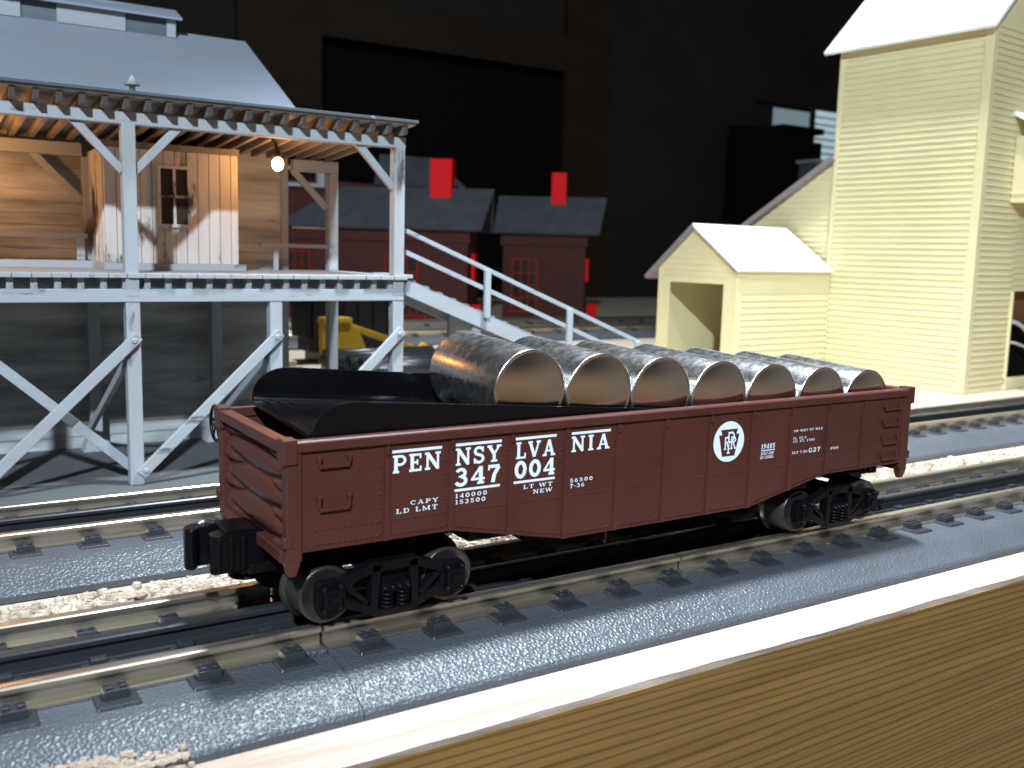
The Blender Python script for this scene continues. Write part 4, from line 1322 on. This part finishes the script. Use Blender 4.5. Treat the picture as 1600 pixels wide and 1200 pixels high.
# ---------------------------------------------------------------- red brick houses in the dark background
def house(corner, rot, x0, x1, dep, z0, ze, zr, chim, label, wins, gable_win):
    """local frame: near right corner at (x1, yf); turned by rot about that corner"""
    yf = 0.0
    t = Thing("brick_house", (corner[0], corner[1], 0), label, "house", "red brick houses", rot)
    _part = t.part
    t.part = lambda n, mb, m, p=None: _part(n, mb, m, p, local=True)
    xo0, xo1 = x0 - 14, x1 + 20
    ym = yf + dep / 2
    t.part("wall", MB().box(x0, x1, yf, yf + dep, z0, ze).prism([(yf, ze), (yf + dep, ze), (ym, zr - 4)], 'yz', x0, x1), "brick")
    t.part("fascia", MB().box(x0 - 4, x1 + 3, yf - 3, yf - .1, ze - 22, ze), "brick")
    ro = t.part("roof", rslab(rslab(MB(), [(xo0, yf - 14, ze - 3), (xo1, yf - 14, ze - 3), (xo1 + 8, ym, zr), (xo0, ym, zr)], 4), [(xo0, ym + .1, zr), (xo1 + 8, ym + .1, zr), (xo1, yf + dep + 14, ze - 3), (xo0, yf + dep + 14, ze - 3)], 4), "slate2")
    cx0, cx1, cz0, cz1, cy = chim
    t.part("chimney", MB().box(cx0, cx1, cy - 14, cy + 14, cz0, cz1), "red", ro)
    for (a, b, c, d, nx, nz) in wins:
        m = MB()
        fw = 2.6
        m.box(a - fw, b + fw, yf - 3.2, yf - .15, d, d + fw).box(a - fw - 3, b + fw + 3, yf - 5, yf - .15, c - fw * 1.6, c).box(a - fw, a, yf - 3.2, yf - .15, c, d).box(b, b + fw, yf - 3.2, yf - .15, c, d)
        for k in range(1, nx):
            xx = a + (b - a) * k / nx
            m.box(xx - .9, xx + .9, yf - 2.8, yf - 1.2, c, d)
        for k in range(1, nz):
            zz = c + (d - c) * k / nz
            m.box(a, b, yf - 2.6, yf - 1.25, zz - .8, zz + .8)
        wo = t.part("window", m, "red2")
        t.part("pane", MB().box(a, b, yf - 1.1, yf - .2, c, d), "pane", wo)
    a, b, c, d = gable_win
    t.part("shutter", MB().box(x1 + .1, x1 + 4, a, b, c, d), "red")
    t.part("shutter", MB().box(x1 + .1, x1 + 4, a - (b - a) - 6, a - 6, c, d), "red") if False else None
    t.part("stoop", MB().prism([(yf - 2, z0), (yf - 42, z0), (yf - 2, z0 + 26)], 'yz', x1 + 6, x1 + 20), "red")
    return t
HR = math.radians(-39)
house((492, 962), HR, -268, 0, 100, -13.4, 118, 172, (-60, -30, 156, 211, 48), "nearer dark red brick house with slate roof, red chimney above the ramp handrail",
      [(-112, -70, 34, 74, 3, 2), (-98, -60, -4, 24, 4, 1), (-252, -222, 44, 78, 3, 2), (-252, -222, 0, 26, 3, 1)], (36, 62, 44, 82))
house((694, 965), HR, -122, 0, 92, -13.4, 118, 170, (-55, -33, 158, 205, 45), "smaller dark red brick house on the right, next to the cream tower's shed",
      [(-106, -72, 0, 74, 3, 4)], (34, 58, 44, 78))
bk_ = Thing("background_building", (380, 1130, -13.4), "dim grey-roofed building behind the brick houses with a pale window frame", "building")
bk_.part("wall", MB().box(240, 560, 1120, 1200, -13.4, 178), "brick")
bk_.part("roof", rslab(MB(), [(420, 1110, 178), (575, 1110, 178), (550, 1165, 226), (455, 1165, 226)], 4), "slate2")
bk_.part("window_frame", MB().box(258, 346, 1112, 1119, 168, 173).box(258, 346, 1112, 1119, 190, 195).box(336, 346, 1112, 1119, 173.2, 189.8), "greywhite")

# ---------------------------------------------------------------- yard things between station and far tracks
yl = Thing("yellow_crane", (125, 440, -13.4), "yellow crane frame with a sloping boom, seen through the station stilts", "crane")
yl.part("upright", MB().prism([(78, -6), (119, -6), (103, 29), (98, 33), (76, 33), (76, 20)], 'xz', 440, 447), "yellow", bevel=.6)
yl.part("pivot_head", MB().box(76, 97, 436, 450, 33.1, 37.5), "yellow", bevel=1)
yl.part("boom", MB().bar((97, 443, 31), (154, 443, 11.5), 4.4, 4.6), "yellow", bevel=.6)
yl.part("hook_block", MB().prism([(146, 10), (167, 9), (156, 18)], 'xz', 440, 446), "yellow", bevel=.4)
yl.part("base", MB().box(68, 134, 432, 456, -13.4, -6.1), "black", bevel=.6)
bc_ = Thing("black_hopper_car", (155, 600, -13), "black freight car with brake wheel and ladder behind the yellow crane", "freight car")
bcm = MB().box(122, 205, 590, 630, 8, 50)
for k in range(6):
    bcm.box(126 + k * 14, 129 + k * 14, 588, 589.9, 8, 49)
bc_.part("body", bcm, "black", bevel=.6)
bc_.part("top_walk", MB().box(184, 214, 592, 628, 50.1, 53), "pipe")
ld = MB()
for k in range(5):
    ld.bar((206, 588, 6 + k * 9), (206, 604, 6 + k * 9), 1.5, 1.5)
ld.bar((206, 588, 0), (206, 588, 46), 1.6, 1.6, (0, 1, 0)).bar((206, 604, 0), (206, 604, 46), 1.6, 1.6, (0, 1, 0))
bc_.part("ladder", ld, "black")
bwm = MB()
c_ = Vector((212, 600, 26))
bwm.tube([c_ + Vector((4 * math.sin(2 * math.pi * k / 24), 10 * math.cos(2 * math.pi * k / 24), 11 * math.sin(2 * math.pi * k / 24))) for k in range(25)], 1.1, 8, False)
bwm.tube([c_ + Vector((-6, 0, 0)), c_], 1.4, 8)
bc_.part("brake_wheel", bwm, "black")
bc_.part("underframe", MB().box(126, 202, 596, 624, -4, 7.9).box(134, 154, 592, 628, -13, -4.1).box(176, 196, 592, 628, -13, -4.1), "black")
pl_labels = ["black pipe at the front of the stack behind the station stilts", "second black pipe of the stack behind the station stilts", "middle black pipe of the stack behind the station stilts", "fourth black pipe of the stack behind the station stilts", "rearmost black pipe of the stack behind the station stilts"]
p0 = None
for i in range(5):
    y = 372 + i * 13
    x0_ = 83 - i * 3
    if p0 is None:
        m = MB().lathe([(0, -3.5), (2.4, -3), (2.6, -.2), (5.2, -.2), (6.4, .6), (6.4, 82), (0, 82)], (0, 0, 0), 'x', 20)
        p0 = m.build("black_pipe", "pipe")
        o = p0
    else:
        o = p0.copy(); COL.objects.link(o)
    o.location = Vector((x0_, y, 8.5 + .6 * i)) * S
    tag(o, pl_labels[i], "pipe", "black pipes stacked behind the station")
pc = Thing("pipe_cradle", (120, 395, -13), "low black flat cradle under the stacked pipes", "cradle")
pc.part("bed", MB().box(72, 180, 366, 424, -2, 2), "black")
pc.part("stake", MB().box(76, 79, 363, 365.9, -2, 9), "black")
pc.part("stake", MB().box(150, 153, 363, 365.9, -2, 9), "black")
pc.part("skid", MB().box(80, 90, 366, 424, -13.4, -2.1), "black")
pc.part("skid", MB().box(160, 170, 366, 424, -13.4, -2.1), "black")
single("wire_loop", MB().tube([(123, 360, -13), (127, 361, 0), (128, 361, 9), (126, 362, 13), (121, 363, 15)], .9, 8), "greywhite", (123, 360, -13), "thin pale bent wire sticking up in front of the black pipes", "wire")
single("lumber_pile", MB().box(40, 92, 520, 560, -13.4, -6).box(44, 88, 522, 558, -5.95, -2), "lumber", (66, 540, -13.4), "pale sawn lumber pile on the ground behind the station", "lumber", bevel=.5)
